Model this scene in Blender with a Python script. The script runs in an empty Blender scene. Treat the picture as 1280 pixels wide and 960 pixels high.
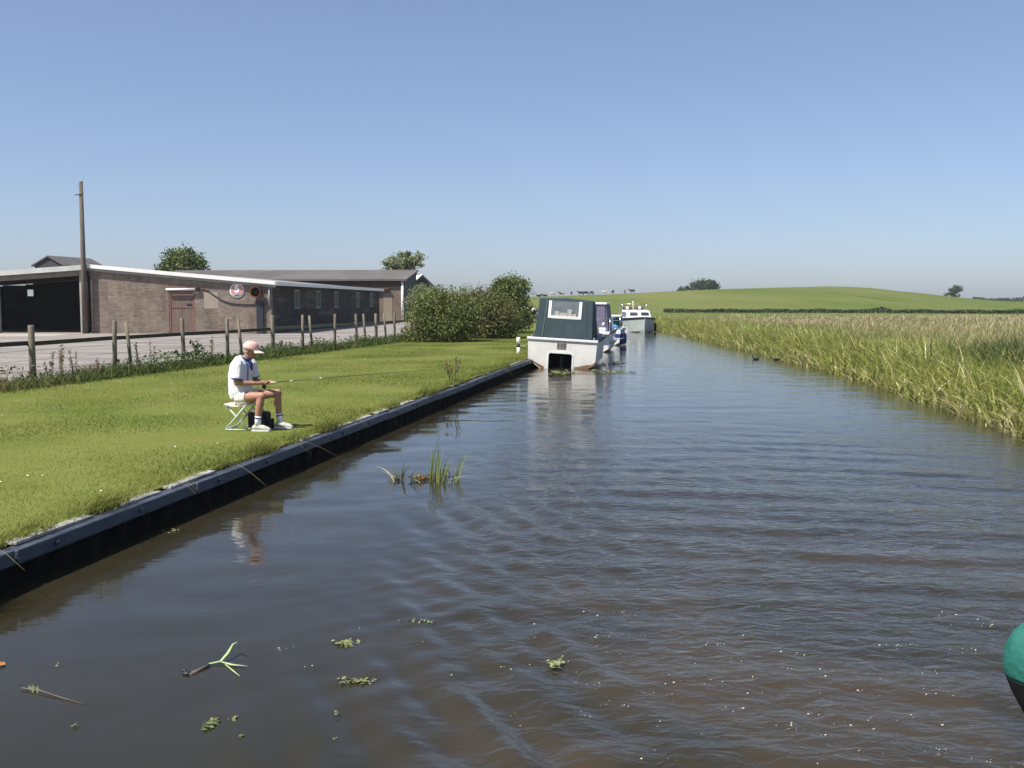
import bpy, bmesh, math, random
import numpy as np
from mathutils import Vector, Matrix, Euler

random.seed(7)
RNG = np.random.default_rng(11)
S = bpy.context.scene
COL = S.collection
R = math.radians

# ------------------------------------------------------------------ camera
cam_data = bpy.data.cameras.new('camera')
cam = bpy.data.objects.new('camera', cam_data)
COL.objects.link(cam)
cam_data.sensor_width = 36
cam_data.lens = 35
cam_data.clip_start = 0.05
cam_data.clip_end = 6000
cam.location = (0, 0, 2.4)
cam.rotation_euler = (R(90 - 4.69), 0, 0)
S.camera = cam

# ------------------------------------------------------------------ sky and sun
SUN_EL, SUN_AZ = R(55), R(232.3)          # azimuth clockwise from +Y: behind the camera, to the left
world = bpy.data.worlds.new('World')
S.world = world
world.use_nodes = True
wn = world.node_tree
for n in list(wn.nodes):
    wn.nodes.remove(n)
sky = wn.nodes.new('ShaderNodeTexSky')
sky.sky_type = 'NISHITA'
sky.sun_disc = False
sky.sun_elevation = SUN_EL
sky.sun_rotation = SUN_AZ
sky.altitude = 0
sky.air_density = 0.80
sky.dust_density = 1.0
sky.ozone_density = 2.6
bg = wn.nodes.new('ShaderNodeBackground')
bg.inputs['Strength'].default_value = 0.124
wo = wn.nodes.new('ShaderNodeOutputWorld')
gam = wn.nodes.new('ShaderNodeGamma')                 # flatter contrast and the camera's slightly violet white balance
gam.inputs['Gamma'].default_value = 0.75
wb = wn.nodes.new('ShaderNodeMix')
wb.data_type = 'RGBA'; wb.blend_type = 'MULTIPLY'
wb.inputs[0].default_value = 1.0
wb.inputs[7].default_value = (0.94, 0.97, 1.09, 1)
wn.links.new(sky.outputs['Color'], gam.inputs['Color'])
wn.links.new(gam.outputs['Color'], wb.inputs[6])
wn.links.new(wb.outputs[2], bg.inputs['Color'])
wn.links.new(bg.outputs['Background'], wo.inputs['Surface'])

sun_data = bpy.data.lights.new('sun', 'SUN')
sun_data.energy = 4.4
sun_data.angle = R(0.5)
sun_data.color = (1.0, 0.95, 0.86)
sun = bpy.data.objects.new('sun', sun_data)
COL.objects.link(sun)
sdir = Vector((math.sin(SUN_AZ) * math.cos(SUN_EL), math.cos(SUN_AZ) * math.cos(SUN_EL), math.sin(SUN_EL)))
sun.rotation_euler = (-sdir).to_track_quat('-Z', 'Y').to_euler()
sun.location = (-30, -30, 60)

S.view_settings.view_transform = 'Standard'
S.view_settings.look = 'None'
S.view_settings.exposure = 0.66
S.view_settings.gamma = 1
S.view_settings.use_curve_mapping = False
S.cycles.max_bounces = 8
S.cycles.caustics_reflective = False
S.cycles.caustics_refractive = False
S.cycles.use_denoising = True

# ------------------------------------------------------------------ materials
MATS = {}
def material(name, col, rough=0.6, spec=0.3, metallic=0.0, var=None, scale=4.0, detail=6.0,
             bump=0.0, bump_scale=40.0, stretch=(1, 1, 1), thr=(0.35, 0.65)):
    m = bpy.data.materials.new(name)
    m.use_nodes = True
    nt = m.node_tree
    p = nt.nodes['Principled BSDF']
    p.inputs['Base Color'].default_value = (*col, 1)
    p.inputs['Roughness'].default_value = rough
    p.inputs['Specular IOR Level'].default_value = spec
    p.inputs['Metallic'].default_value = metallic
    tc = nt.nodes.new('ShaderNodeTexCoord')
    mp = nt.nodes.new('ShaderNodeMapping')
    mp.inputs['Scale'].default_value = stretch
    nt.links.new(tc.outputs['Object'], mp.inputs['Vector'])
    if var is not None:
        nz = nt.nodes.new('ShaderNodeTexNoise')
        nz.inputs['Scale'].default_value = scale
        nz.inputs['Detail'].default_value = detail
        nz.inputs['Roughness'].default_value = 0.62
        nt.links.new(mp.outputs['Vector'], nz.inputs['Vector'])
        rp = nt.nodes.new('ShaderNodeValToRGB')
        rp.color_ramp.elements[0].position = thr[0]
        rp.color_ramp.elements[1].position = thr[1]
        rp.color_ramp.elements[0].color = (*col, 1)
        rp.color_ramp.elements[1].color = (*var, 1)
        nt.links.new(nz.outputs['Fac'], rp.inputs['Fac'])
        nt.links.new(rp.outputs['Color'], p.inputs['Base Color'])
    if bump > 0:
        nb = nt.nodes.new('ShaderNodeTexNoise')
        nb.inputs['Scale'].default_value = bump_scale
        nb.inputs['Detail'].default_value = 5
        nt.links.new(mp.outputs['Vector'], nb.inputs['Vector'])
        bp = nt.nodes.new('ShaderNodeBump')
        bp.inputs['Strength'].default_value = bump
        bp.inputs['Distance'].default_value = 0.02
        nt.links.new(nb.outputs['Fac'], bp.inputs['Height'])
        nt.links.new(bp.outputs['Normal'], p.inputs['Normal'])
    MATS[name] = m
    return m

def leaf_material(name, c0, c1, c2=None, trans=0.3, rough=0.55, spec=0.25):
    """colour runs from c0 to c1 (to c2) with the per-leaf attribute 'tint'"""
    m = bpy.data.materials.new(name)
    m.use_nodes = True
    nt = m.node_tree
    p = nt.nodes['Principled BSDF']
    p.inputs['Roughness'].default_value = rough
    p.inputs['Specular IOR Level'].default_value = spec
    at = nt.nodes.new('ShaderNodeAttribute')
    at.attribute_name = 'tint'
    rp = nt.nodes.new('ShaderNodeValToRGB')
    rp.color_ramp.elements[0].color = (*c0, 1)
    rp.color_ramp.elements[1].color = (*c1, 1)
    if c2:
        rp.color_ramp.elements[1].position = 0.6
        e = rp.color_ramp.elements.new(1.0)
        e.color = (*c2, 1)
    nt.links.new(at.outputs['Fac'], rp.inputs['Fac'])
    nt.links.new(rp.outputs['Color'], p.inputs['Base Color'])
    tr = nt.nodes.new('ShaderNodeBsdfTranslucent')
    nt.links.new(rp.outputs['Color'], tr.inputs['Color'])
    mx = nt.nodes.new('ShaderNodeMixShader')
    mx.inputs['Fac'].default_value = trans
    nt.links.new(p.outputs['BSDF'], mx.inputs[1])
    nt.links.new(tr.outputs['BSDF'], mx.inputs[2])
    nt.links.new(mx.outputs['Shader'], nt.nodes['Material Output'].inputs['Surface'])
    MATS[name] = m
    return m

# ------------------------------------------------------------------ mesh helpers
def tag(o, label=None, cat=None, group=None, kind=None):
    if label: o['label'] = label
    if cat: o['category'] = cat
    if group: o['group'] = group
    if kind: o['kind'] = kind
    return o

def thing(name, label, cat, loc=(0, 0, 0), rot=(0, 0, 0), group=None):
    o = bpy.data.objects.new(name, None)
    o.empty_display_size = 0.2
    o.location = loc
    o.rotation_euler = rot
    COL.objects.link(o)
    return tag(o, label, cat, group)

class MB:
    def __init__(s):
        s.v = []; s.f = []; s.mi = []; s.sm = []
    def add(s, vs, fs, mi=0, smooth=False):
        o = len(s.v)
        s.v += [tuple(x) for x in vs]
        for f in fs:
            s.f.append(tuple(i + o for i in f)); s.mi.append(mi); s.sm.append(smooth)
        return s
    def box(s, x0, x1, y0, y1, z0, z1, mi=0, M=None):
        vs = [(x, y, z) for z in (z0, z1) for y in (y0, y1) for x in (x0, x1)]
        if M is not None: vs = [tuple(M @ Vector(v)) for v in vs]
        return s.add(vs, [(0, 2, 3, 1), (4, 5, 7, 6), (0, 1, 5, 4), (2, 6, 7, 3), (0, 4, 6, 2), (1, 3, 7, 5)], mi)
    def bar(s, a, b, w, h, mi=0, up=(0, 0, 1)):
        a = Vector(a); b = Vector(b); d = (b - a); L = d.length; d.normalize()
        u = Vector(up)
        if abs(d.dot(u)) > 0.98: u = Vector((1, 0, 0))
        r = d.cross(u).normalized(); u = r.cross(d).normalized()
        vs = []
        for p in (a, b):
            for sx, sz in ((-1, -1), (1, -1), (1, 1), (-1, 1)):
                vs.append(p + r * (sx * w / 2) + u * (sz * h / 2))
        return s.add(vs, [(0, 1, 2, 3), (7, 6, 5, 4), (0, 4, 5, 1), (1, 5, 6, 2), (2, 6, 7, 3), (3, 7, 4, 0)], mi)
    def tube(s, pts, rad, n=10, mi=0, smooth=True, flat=None):
        """tube along points; rad a number or list; flat=(axis vector, factor) squashes the section"""
        pts = [Vector(p) for p in pts]
        if not hasattr(rad, '__len__'): rad = [rad] * len(pts)
        vs = []; fs = []
        up = Vector((0, 0, 1))
        prev = None
        for i, p in enumerate(pts):
            d = (pts[min(i + 1, len(pts) - 1)] - pts[max(i - 1, 0)]).normalized()
            if prev is None:
                r = d.cross(up)
                if r.length < 0.1: r = d.cross(Vector((0, 1, 0)))
            else:
                r = prev - d * prev.dot(d)
            r.normalize(); prev = r
            u = r.cross(d).normalized()
            for k in range(n):
                a = 2 * math.pi * k / n
                off = (r * math.cos(a) + u * math.sin(a)) * rad[i]
                if flat:
                    ax = Vector(flat[0]).normalized()
                    off = off + ax * off.dot(ax) * (flat[1] - 1)
                vs.append(p + off)
        for i in range(len(pts) - 1):
            for k in range(n):
                a = i * n + k; b = i * n + (k + 1) % n
                fs.append((a, b, b + n, a + n))
        s.add(vs, fs, mi, smooth)
        o = len(s.v) - len(vs)
        s.f.append(tuple(o + k for k in range(n - 1, -1, -1))); s.mi.append(mi); s.sm.append(False)
        s.f.append(tuple(o + (len(pts) - 1) * n + k for k in range(n))); s.mi.append(mi); s.sm.append(False)
        return s
    def lathe(s, prof, n=24, mi=0, M=None, smooth=True):
        vs = []; fs = []
        for r, z in prof:
            for k in range(n):
                a = 2 * math.pi * k / n
                v = Vector((r * math.cos(a), r * math.sin(a), z))
                vs.append(M @ v if M is not None else v)
        for i in range(len(prof) - 1):
            for k in range(n):
                a = i * n + k; b = i * n + (k + 1) % n
                fs.append((a, b, b + n, a + n))
        fs.append(tuple(range(n - 1, -1, -1)))
        fs.append(tuple((len(prof) - 1) * n + k for k in range(n)))
        return s.add(vs, fs, mi, smooth)
    def ball(s, c, r, n=12, m=8, mi=0, M=None):
        if not hasattr(r, '__len__'): r = (r, r, r)
        vs = []; fs = []
        for j in range(m + 1):
            th = math.pi * j / m
            for k in range(n):
                a = 2 * math.pi * k / n
                v = Vector((r[0] * math.sin(th) * math.cos(a), r[1] * math.sin(th) * math.sin(a), r[2] * math.cos(th)))
                if M is not None: v = M @ v
                vs.append(v + Vector(c))
        for j in range(m):
            for k in range(n):
                a = j * n + k; b = j * n + (k + 1) % n
                fs.append((a, a + n, b + n, b))
        return s.add(vs, fs, mi, True)
    def prism(s, poly, y0, y1, mi=0):
        """polygon in (x, z) extruded along y"""
        n = len(poly)
        vs = [(x, y0, z) for x, z in poly] + [(x, y1, z) for x, z in poly]
        fs = [tuple(range(n)), tuple(range(2 * n - 1, n - 1, -1))]
        fs += [(i, i + n, (i + 1) % n + n, (i + 1) % n) for i in range(n)]
        return s.add(vs, fs, mi)
    def build(s, name, mats, parent=None, bevel=0.0, loc=None, rot=None):
        me = bpy.data.meshes.new(name)
        me.from_pydata(s.v, [], s.f)
        if not isinstance(mats, (list, tuple)): mats = [mats]
        for m in mats: me.materials.append(m)
        me.polygons.foreach_set('material_index', s.mi)
        me.polygons.foreach_set('use_smooth', s.sm)
        bm = bmesh.new(); bm.from_mesh(me)
        bmesh.ops.recalc_face_normals(bm, faces=bm.faces)
        bm.to_mesh(me); bm.free()
        o = bpy.data.objects.new(name, me)
        COL.objects.link(o)
        if parent is not None: o.parent = parent
        if loc is not None: o.location = loc
        if rot is not None: o.rotation_euler = rot
        if bevel > 0:
            b = o.modifiers.new('bevel', 'BEVEL'); b.width = bevel; b.segments = 2; b.limit_method = 'ANGLE'
        return o

def np_mesh(name, V, F, mat, parent=None, tint=None, smooth=False):
    """big meshes: V (n,3), F (m,k) with every face of k corners"""
    V = np.asarray(V, np.float32); F = np.asarray(F, np.int32)
    me = bpy.data.meshes.new(name)
    k = F.shape[1]
    me.vertices.add(len(V)); me.vertices.foreach_set('co', V.ravel())
    me.loops.add(F.size); me.loops.foreach_set('vertex_index', F.ravel())
    me.polygons.add(len(F))
    me.polygons.foreach_set('loop_start', np.arange(0, F.size, k, dtype=np.int32))
    me.polygons.foreach_set('use_smooth', np.full(len(F), smooth, dtype=bool))
    me.update(calc_edges=True)
    me.materials.append(mat)
    if tint is not None:
        at = me.attributes.new('tint', 'FLOAT', 'POINT')
        at.data.foreach_set('value', np.asarray(tint, np.float32))
    o = bpy.data.objects.new(name, me)
    COL.objects.link(o)
    if parent is not None: o.parent = parent
    return o

def blades(P, h, w, lean, ldir, tint, segs=3, yaw=None, droop=0.35):
    """arrays of curved grass blades -> (V, F, tint per vertex)"""
    n = len(P)
    if yaw is None: yaw = RNG.uniform(0, math.pi, n)
    side = np.stack([np.cos(yaw), np.sin(yaw), np.zeros(n)], 1)
    d = np.stack([np.cos(ldir), np.sin(ldir), np.zeros(n)], 1)
    Vs = []
    for i in range(segs + 1):
        t = i / segs
        c = P + d * (lean * h * t ** 1.8)[:, None]
        c[:, 2] += h * (t - droop * lean * t * t)
        ww = w * (1 - t) ** 0.75 * 0.5 + 0.0006 * (i == segs)
        if i == 0: ww = w * 0.38
        Vs.append(c - side * ww[:, None]); Vs.append(c + side * ww[:, None])
    V = np.stack(Vs, 1)                                # n, 2(segs+1), 3
    m = 2 * (segs + 1)
    base = (np.arange(n) * m)[:, None]
    F = np.concatenate([base + np.array([[2 * i, 2 * i + 1, 2 * i + 3, 2 * i + 2]]) for i in range(segs)], 0)
    return V.reshape(-1, 3), F, np.repeat(tint, m)

def leaves(C, size, tint, nrm=None, aspect=0.55):
    """leaf quads (a folded diamond) at centres C"""
    n = len(C)
    a = RNG.normal(size=(n, 3))
    if nrm is not None: a = a * 0.8 + nrm
    a /= np.linalg.norm(a, axis=1)[:, None] + 1e-9
    b = RNG.normal(size=(n, 3)); b -= a * (a * b).sum(1)[:, None]
    b /= np.linalg.norm(b, axis=1)[:, None] + 1e-9
    c = np.cross(a, b)
    L = size[:, None]
    V = np.stack([C - b * L * 0.5, C + c * L * aspect * 0.5 + a * L * 0.06, C + b * L * 0.5, C - c * L * aspect * 0.5 + a * L * 0.06], 1)
    F = (np.arange(n) * 4)[:, None] + np.array([[0, 1, 2, 3]])
    return V.reshape(-1, 3), F, np.repeat(tint, 4)

def crown(blobs, n, size, shell=0.5, squash=0.0, seed=0):
    """leaf clumps spread through the volume of several blobs"""
    rg = np.random.default_rng(seed + 100)
    bl = np.array(blobs, float)
    wts = bl[:, 3] * bl[:, 4] + bl[:, 3] * bl[:, 5]; wts = wts / wts.sum()
    # clumps first, then leaves round each clump
    nc = max(12, n // 45)
    idx = rg.choice(len(bl), nc, p=wts)
    d = rg.normal(size=(nc, 3)); d /= np.linalg.norm(d, axis=1)[:, None]
    rad = (shell + (1 - shell) * rg.random(nc) ** 0.6) * rg.uniform(0.86, 1.1, nc)
    cc = bl[idx, :3] + d * rad[:, None] * bl[idx, 3:6]
    cs = 0.20 * bl[idx, 3:6].mean(1) * rg.uniform(0.6, 1.4, nc)
    ct = rg.uniform(0.1, 0.9, nc)
    k = rg.integers(0, nc, n)
    off = rg.normal(size=(n, 3)) * cs[k][:, None]
    off[:, 2] *= 0.75
    C = cc[k] + off
    t = np.clip(ct[k] + rg.normal(size=n) * 0.18, 0, 1)
    return leaves(C, size * rg.uniform(0.6, 1.4, n), t, nrm=d[k] * 0.7 + np.array([0, 0, 0.5]))

def cat_mesh(*parts):
    V = []; F = []; T = []; o = 0
    for v, f, t in parts:
        V.append(v); F.append(f + o); T.append(t); o += len(v)
    return np.concatenate(V), np.concatenate(F), np.concatenate(T)

# ------------------------------------------------------------------ lie of the land
def smooth_line(pts):
    ys = np.arange(-40, 200, 0.5)
    xs = np.interp(ys, [p[0] for p in pts], [p[1] for p in pts])
    k = np.ones(17) / 17
    xs2 = np.convolve(np.pad(xs, 8, mode='edge'), k, mode='valid')
    return ys, xs2
_LB = smooth_line([(-40, -12.53), (8.13, -4.06), (34.5, 0.55), (58, 4.5), (75, 6.0), (86, 5.6), (98, 3), (110, -3), (122, -12), (134, -24), (200, -100)])
_RB = smooth_line([(-40, 4.5), (5, 7.9), (18, 9.2), (28.7, 10.6), (46, 11.5), (70, 12.2), (84, 12.4), (94, 11.5), (106, 8), (118, 0), (130, -12), (140, -26), (200, -100)])
def xl(y): return np.interp(y, *_LB) - 0.15
def xr(y): return np.interp(y, *_RB)
def xfence(y): return np.minimum(-12 + 0.2 * (np.asarray(y, float) - 22), xl(y) - 5.0)

_RX = [-400, -150, -40, 6, 37, 62, 81, 112, 129, 143, 153, 166, 190, 300, 900]
_RZ = [4.0, 4.0, 4.1, 4.2, 5.2, 6.5, 7.1, 7.9, 7.3, 5.6, 3.9, 2.5, 1.9, 1.6, 1.5]
def land(x, y):
    x = np.asarray(x, float); y = np.asarray(y, float)
    xx = x * 350 / np.maximum(y, 150)
    rz = np.interp(xx, _RX, _RZ)
    t = np.clip((y - 138) / 212, 0, 1); s = t * t * (3 - 2 * t)
    far = np.clip((y - 350) / 400, 0, 1)
    rz = rz * (1 - far) + 1.2 * far
    left = 1 / (1 + np.exp((x - xl(y) - 3) / 1.0))
    base = 0.42 * left + (0.32 + 0.3 * np.clip((x - xr(y)) / 15, 0, 1)) * (1 - left)
    return base * (1 - s) + rz * s

def ground_grid():
    ys = np.concatenate([np.arange(-30, 6, 3.0), np.arange(6, 60, 1.0), np.arange(60, 140, 2.0), np.arange(140, 420, 7.0), np.array([440, 480, 540, 620, 750, 1000, 1500, 2500])])
    loff = np.array([1600, 900, 600, 400, 280, 200, 150, 110, 80, 60, 45, 30, 20, 12, 8, 5, 3, 1.5, 0.5, 0.0])
    mid = np.linspace(0, 1, 9)[1:]
    roff = np.concatenate([[0.4, 1.2, 3, 6, 10, 15, 22, 30, 40, 50], np.arange(60, 215, 10), [240, 270, 320, 400, 550, 800, 1200, 1700]])
    rows = []
    for y in ys:
        L = float(xl(y)); Rr = float(xr(y)); f = float(xfence(y))
        sc = 1.0
        xs = np.concatenate([f - loff * sc, f + (L - f) * mid])
        can = 1.0 if y < 139 else 0.0
        zs = land(xs, y)
        xs = np.concatenate([xs, [L + 0.05, Rr - 0.9, Rr - 0.25], Rr + roff * sc])
        z2 = land(xs[len(zs):], y)
        if can:
            z2[0:2] = -0.9; z2[2] = -0.15; z2[3] = 0.1; z2[4] = 0.25
        zs = np.concatenate([zs, z2])
        rows.append(np.stack([xs, np.full_like(xs, y), zs], 1))
    return ys, np.array(rows), len(loff), len(mid)

ys, G, nL, nM = ground_grid()
ny, nx = G.shape[:2]
def sub_mesh(name, sel, mat):
    F = []
    for j in range(ny - 1):
        for i in range(nx - 1):
            if sel(i, j):
                F.append((j * nx + i, j * nx + i + 1, (j + 1) * nx + i + 1, (j + 1) * nx + i))
    F = np.array(F)
    used, inv = np.unique(F, return_inverse=True)
    o = np_mesh(name, G.reshape(-1, 3)[used], inv.reshape(F.shape), mat, smooth=True)
    o['kind'] = 'structure'
    return o

m_lawn = material('lawn_turf', (0.112, 0.145, 0.026), 0.9, 0.1, var=(0.175, 0.188, 0.048), scale=0.55, detail=9, bump=0.6, bump_scale=30, thr=(0.3, 0.7))
m_field = material('pasture', (0.098, 0.132, 0.028), 0.95, 0.05, var=(0.150, 0.160, 0.050), scale=0.035, detail=12, thr=(0.4, 0.62), bump=0.3, bump_scale=8, stretch=(1, 0.35, 1))
m_meadow = material('meadow_soil', (0.15, 0.14, 0.055), 0.95, 0.05, var=(0.24, 0.19, 0.10), scale=0.25, detail=9)
m_bed = material('canal_mud', (0.05, 0.04, 0.025), 0.9, 0.1, var=(0.03, 0.03, 0.015), scale=2)
m_yard = material('yard_concrete', (0.20, 0.178, 0.16), 0.9, 0.15, var=(0.31, 0.28, 0.255), scale=0.35, detail=11, bump=0.25, bump_scale=12, stretch=(0.35, 1.5, 1))
def region(i, j):
    y = 0.5 * (ys[j] + ys[j + 1])
    if i >= nL + nM - 1 and i < nL + nM + 2 and y < 139: return 'canal_bed'
    if y > 138: return 'field'
    if i < nL - 1: return 'yard' if y < 112 else 'field'
    if i < nL + nM - 1: return 'lawn' if y < 112 else 'field'
    x = 0.5 * (G[j, i, 0] + G[j, i + 1, 0]); off = x - float(xr(y))
    if off < 62 - max(0, (y - 60)) * 0.2 and y < 100 + 8 * math.sin(x * 0.11): return 'riverbank'
    return 'field'
for nm, mt in (('canal_bed', m_bed), ('field', m_field), ('yard', m_yard), ('lawn', m_lawn), ('riverbank', m_meadow)):
    sub_mesh(nm, lambda i, j, nm=nm: region(i, j) == nm, mt)

# a pale worn apron of newer concrete before the open bay, laid on the yard
ap = MB()
apx = [(-45, 63.2), (-27.6, 62.6), (-27.2, 59.0), (-33, 56.4), (-46, 55.4)]
ap.add([(x, y, 0.426) for x, y in apx] + [(x, y, 0.35) for x, y in apx], [(0, 1, 2, 3, 4)] + [(i, i + 5, (i + 1) % 5 + 5, (i + 1) % 5) for i in range(5)])
m_apron = material('pale_concrete', (0.33, 0.295, 0.26), 0.9, 0.15, var=(0.42, 0.38, 0.34), scale=0.5, detail=9, stretch=(0.4, 1.2, 1))
tag(ap.build('concrete_apron', m_apron), kind='structure')

# a worn farm track curving over the hill
tk = []
for t in np.linspace(0, 1, 60):
    px = 880 + 130 * t
    yy = 318 - 95 * t ** 1.5
    xx = (px - 640) / 1244 * 318 * (1 - 0.10 * t * t)
    tk.append((xx, yy))
V = []; F = []
for i, (x, y) in enumerate(tk):
    for d in (-1.3, 1.3):
        V.append((x + d * 0.3, y + d, float(land(x + d * 0.3, y + d)) + 0.06))
    if i: F.append((2 * i - 2, 2 * i - 1, 2 * i + 1, 2 * i))
m_track = material('track_earth', (0.17, 0.14, 0.065), 0.95, 0.05, var=(0.15, 0.165, 0.05), scale=0.2, detail=6)
tag(np_mesh('track', V, F, m_track), kind='structure')

WZ = 0.07                                            # height of the water surface
# ------------------------------------------------------------------ water with the wake of the boat the photo was taken from
def water_mesh():
    yy = [-12.0]
    while yy[-1] < 150:
        y = yy[-1]
        yy.append(y + (0.4 if y < 3.5 else max(0.045, 0.0072 * y)))
    yy = np.array(yy)
    u = np.linspace(0, 1, 300)
    L = xl(yy) + 0.03; Rr = xr(yy) + 0.5
    X = L[:, None] + (Rr - L)[:, None] * u[None, :]
    Y = np.repeat(yy[:, None], len(u), 1)
    # warps that keep the crests from running straight
    w1 = 0.35 * np.sin(X * 1.1 + Y * 0.45) + 0.25 * np.sin(Y * 0.9 - X * 0.6 + 1.3)
    w2 = 0.30 * np.sin(X * 0.8 - Y * 0.7 + 0.5) + 0.22 * np.sin(Y * 1.3 + X * 0.5)
    def sig(v): return 1 / (1 + np.exp(-np.clip(v, -30, 30)))
    def wave(dx, dy, lam, ph, warp): 
        n = math.hypot(dx, dy)
        s = np.sin(2 * math.pi * ((X * dx + Y * dy) / n + warp) / lam + ph)
        return np.sign(s) * np.abs(s) ** 0.9 
    fade = sig((17 - Y) / 3.5)
    near = sig((15 - Y) / 2.2)
    xc = 0.6 + 0.05 * Y
    left = np.exp(-((X - (xc - 1.15)) / 1.0) ** 2)
    right = sig((X - xc - 0.3) / 0.5) 
    cen = np.exp(-((X - xc - 0.9) / 1.7) ** 2)
    patch = 0.6 + 0.4 * np.sin(X * 0.9 + 1.3 * np.sin(Y * 0.5)) * np.sin(Y * 0.63 + X * 0.3)
    Z = np.zeros_like(X)
    rw = np.random.default_rng(42)
    def chop(amp, lo, hi, ang, spread, k, mask):
        """k random wavelets of length lo..hi whose crests move within spread of the heading ang"""
        out = np.zeros_like(X)
        for _ in range(k):
            lam = lo * (hi / lo) ** rw.random(); a = R(ang) + R(spread) * rw.normal()
            env = 0.5 + 0.5 * np.sin(X * rw.uniform(.3, 1.1) + Y * rw.uniform(.2, .8) + rw.uniform(0, 6.28)) * np.sin(X * rw.uniform(-.9, .2) + Y * rw.uniform(.3, 1.0) + rw.uniform(0, 6.28))
            out += lam * env * np.sin(2 * math.pi * (X * math.cos(a) + Y * math.sin(a) + 0.25 * (w1 if _ % 2 else w2)) / lam + rw.uniform(0, 6.28))
        return out * mask * amp / math.sqrt(k)
    # rings spreading from the stern: they read as arcs across the middle of the wake
    rr = np.hypot((X - 0.9) * 0.80, Y - 1.0)
    def rings(lam, ph, warp):
        return np.sin(2 * math.pi * (rr + warp) / lam + ph)
    band = sig((X - xc + 0.9) / 0.35)
    Z += band * sig((14.5 - Y) / 2.2) * patch * (0.0165 * rings(0.92, 0, w1 * 0.42) + 0.0085 * rings(0.55, 1.0, w2 * 0.36))
    Z += chop(0.026, 0.13, 0.60, 66, 36, 20, band * fade * (0.45 + 0.75 * patch))
    Z += chop(0.020, 0.14, 0.40, 100, 40, 10, cen * near)
    # the crests fanning out to the left of the wake
    lm = left * sig((12 - Y) / 2)
    Z += chop(0.085, 0.24, 0.55, 20, 8, 9, lm)
    Z += chop(0.018, 0.2, 0.5, -40, 15, 5, lm)
    # light airs farther up the canal and by the bank
    Z += chop(0.0052, 0.5, 2.4, 84, 30, 16, sig((Y - 7) / 3) * sig((80 - Y) / 12))
    Z += chop(0.0022, 0.5, 1.6, 60, 45, 6, np.ones_like(X))
    Z = Z * np.ones_like(X)
    e = np.clip(np.minimum(u, 1 - u) * 25, 0.3, 1)
    Z = Z * e[None, :]
    V = np.stack([X, Y, Z + WZ], 2).reshape(-1, 3)
    a, b = Y.shape
    idx = np.arange(a * b).reshape(a, b)
    F = np.stack([idx[:-1, :-1], idx[:-1, 1:], idx[1:, 1:], idx[1:, :-1]], 2).reshape(-1, 4)
    return V, F

def water_material():
    m = bpy.data.materials.new('canal_water')
    m.use_nodes = True
    nt = m.node_tree; L = nt.links
    p = nt.nodes['Principled BSDF']
    p.inputs['Base Color'].default_value = (0.050, 0.037, 0.026, 1)
    p.inputs['Roughness'].default_value = 0.03
    p.inputs['IOR'].default_value = 1.333
    p.inputs['Specular IOR Level'].default_value = 0.5
    tc = nt.nodes.new('ShaderNodeTexCoord')
    sep = nt.nodes.new('ShaderNodeSeparateXYZ'); L.new(tc.outputs['Object'], sep.inputs[0])
    # the churned strip the boat left behind it: strong near the camera's boat, gone by 25 m
    def maprange(src, a, b, c, d):
        n = nt.nodes.new('ShaderNodeMapRange'); n.interpolation_type = 'SMOOTHSTEP'
        n.inputs[1].default_value = a; n.inputs[2].default_value = b; n.inputs[3].default_value = c; n.inputs[4].default_value = d
        L.new(src, n.inputs[0]); return n.outputs[0]
    def math2(op, a, b):
        n = nt.nodes.new('ShaderNodeMath'); n.operation = op
        for k, v in ((0, a), (1, b)):
            if isinstance(v, (int, float)): n.inputs[k].default_value = v
            else: L.new(v, n.inputs[k])
        return n.outputs[0]
    side = maprange(sep.outputs['X'], -1.2, 0.9, 0.08, 1.0)
    far = maprange(sep.outputs['Y'], 7, 22, 1.0, 0.20)
    amt = math2('MULTIPLY', side, far)
    def noise(scale, st, det):
        mp = nt.nodes.new('ShaderNodeMapping'); mp.inputs['Scale'].default_value = st
        mp.inputs['Rotation'].default_value = (0, 0, R(-8))
        L.new(tc.outputs['Object'], mp.inputs['Vector'])
        nz = nt.nodes.new('ShaderNodeTexNoise'); nz.inputs['Scale'].default_value = scale; nz.inputs['Detail'].default_value = det
        nz.inputs['Distortion'].default_value = 0.6
        L.new(mp.outputs['Vector'], nz.inputs['Vector']); return nz.outputs['Fac']
    fine = noise(5.5, (1.0, 1.7, 1), 5)
    broad = noise(0.9, (0.8, 1.6, 1), 3)
    b1 = nt.nodes.new('ShaderNodeBump'); b1.inputs['Distance'].default_value = 0.034
    L.new(fine, b1.inputs['Height']); L.new(math2('MULTIPLY', amt, 0.72), b1.inputs['Strength'])
    b2 = nt.nodes.new('ShaderNodeBump'); b2.inputs['Distance'].default_value = 0.05
    b2.inputs['Strength'].default_value = 0.12
    L.new(broad, b2.inputs['Height']); L.new(b1.outputs['Normal'], b2.inputs['Normal'])
    L.new(b2.outputs['Normal'], p.inputs['Normal'])
    # silt stirred up in the wake
    mx = nt.nodes.new('ShaderNodeMix'); mx.data_type = 'RGBA'
    mx.inputs[6].default_value = (0.026, 0.023, 0.013, 1); mx.inputs[7].default_value = (0.048, 0.037, 0.022, 1)
    silt = noise(0.7, (1, 0.8, 1), 5)
    L.new(math2('MULTIPLY', maprange(sep.outputs['X'], -1.8, 0.8, 0.12, 1.0), math2('MULTIPLY', maprange(sep.outputs['Y'], 5, 14, 1.0, 0.12), maprange(silt, 0.35, 0.65, 0.15, 1.0))), mx.inputs[0])
    L.new(mx.outputs[2], p.inputs['Base Color'])
    return m
V, F = water_mesh()
m_water = water_material()
tag(np_mesh('canal_water', V, F, m_water, smooth=True), kind='structure')

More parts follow.
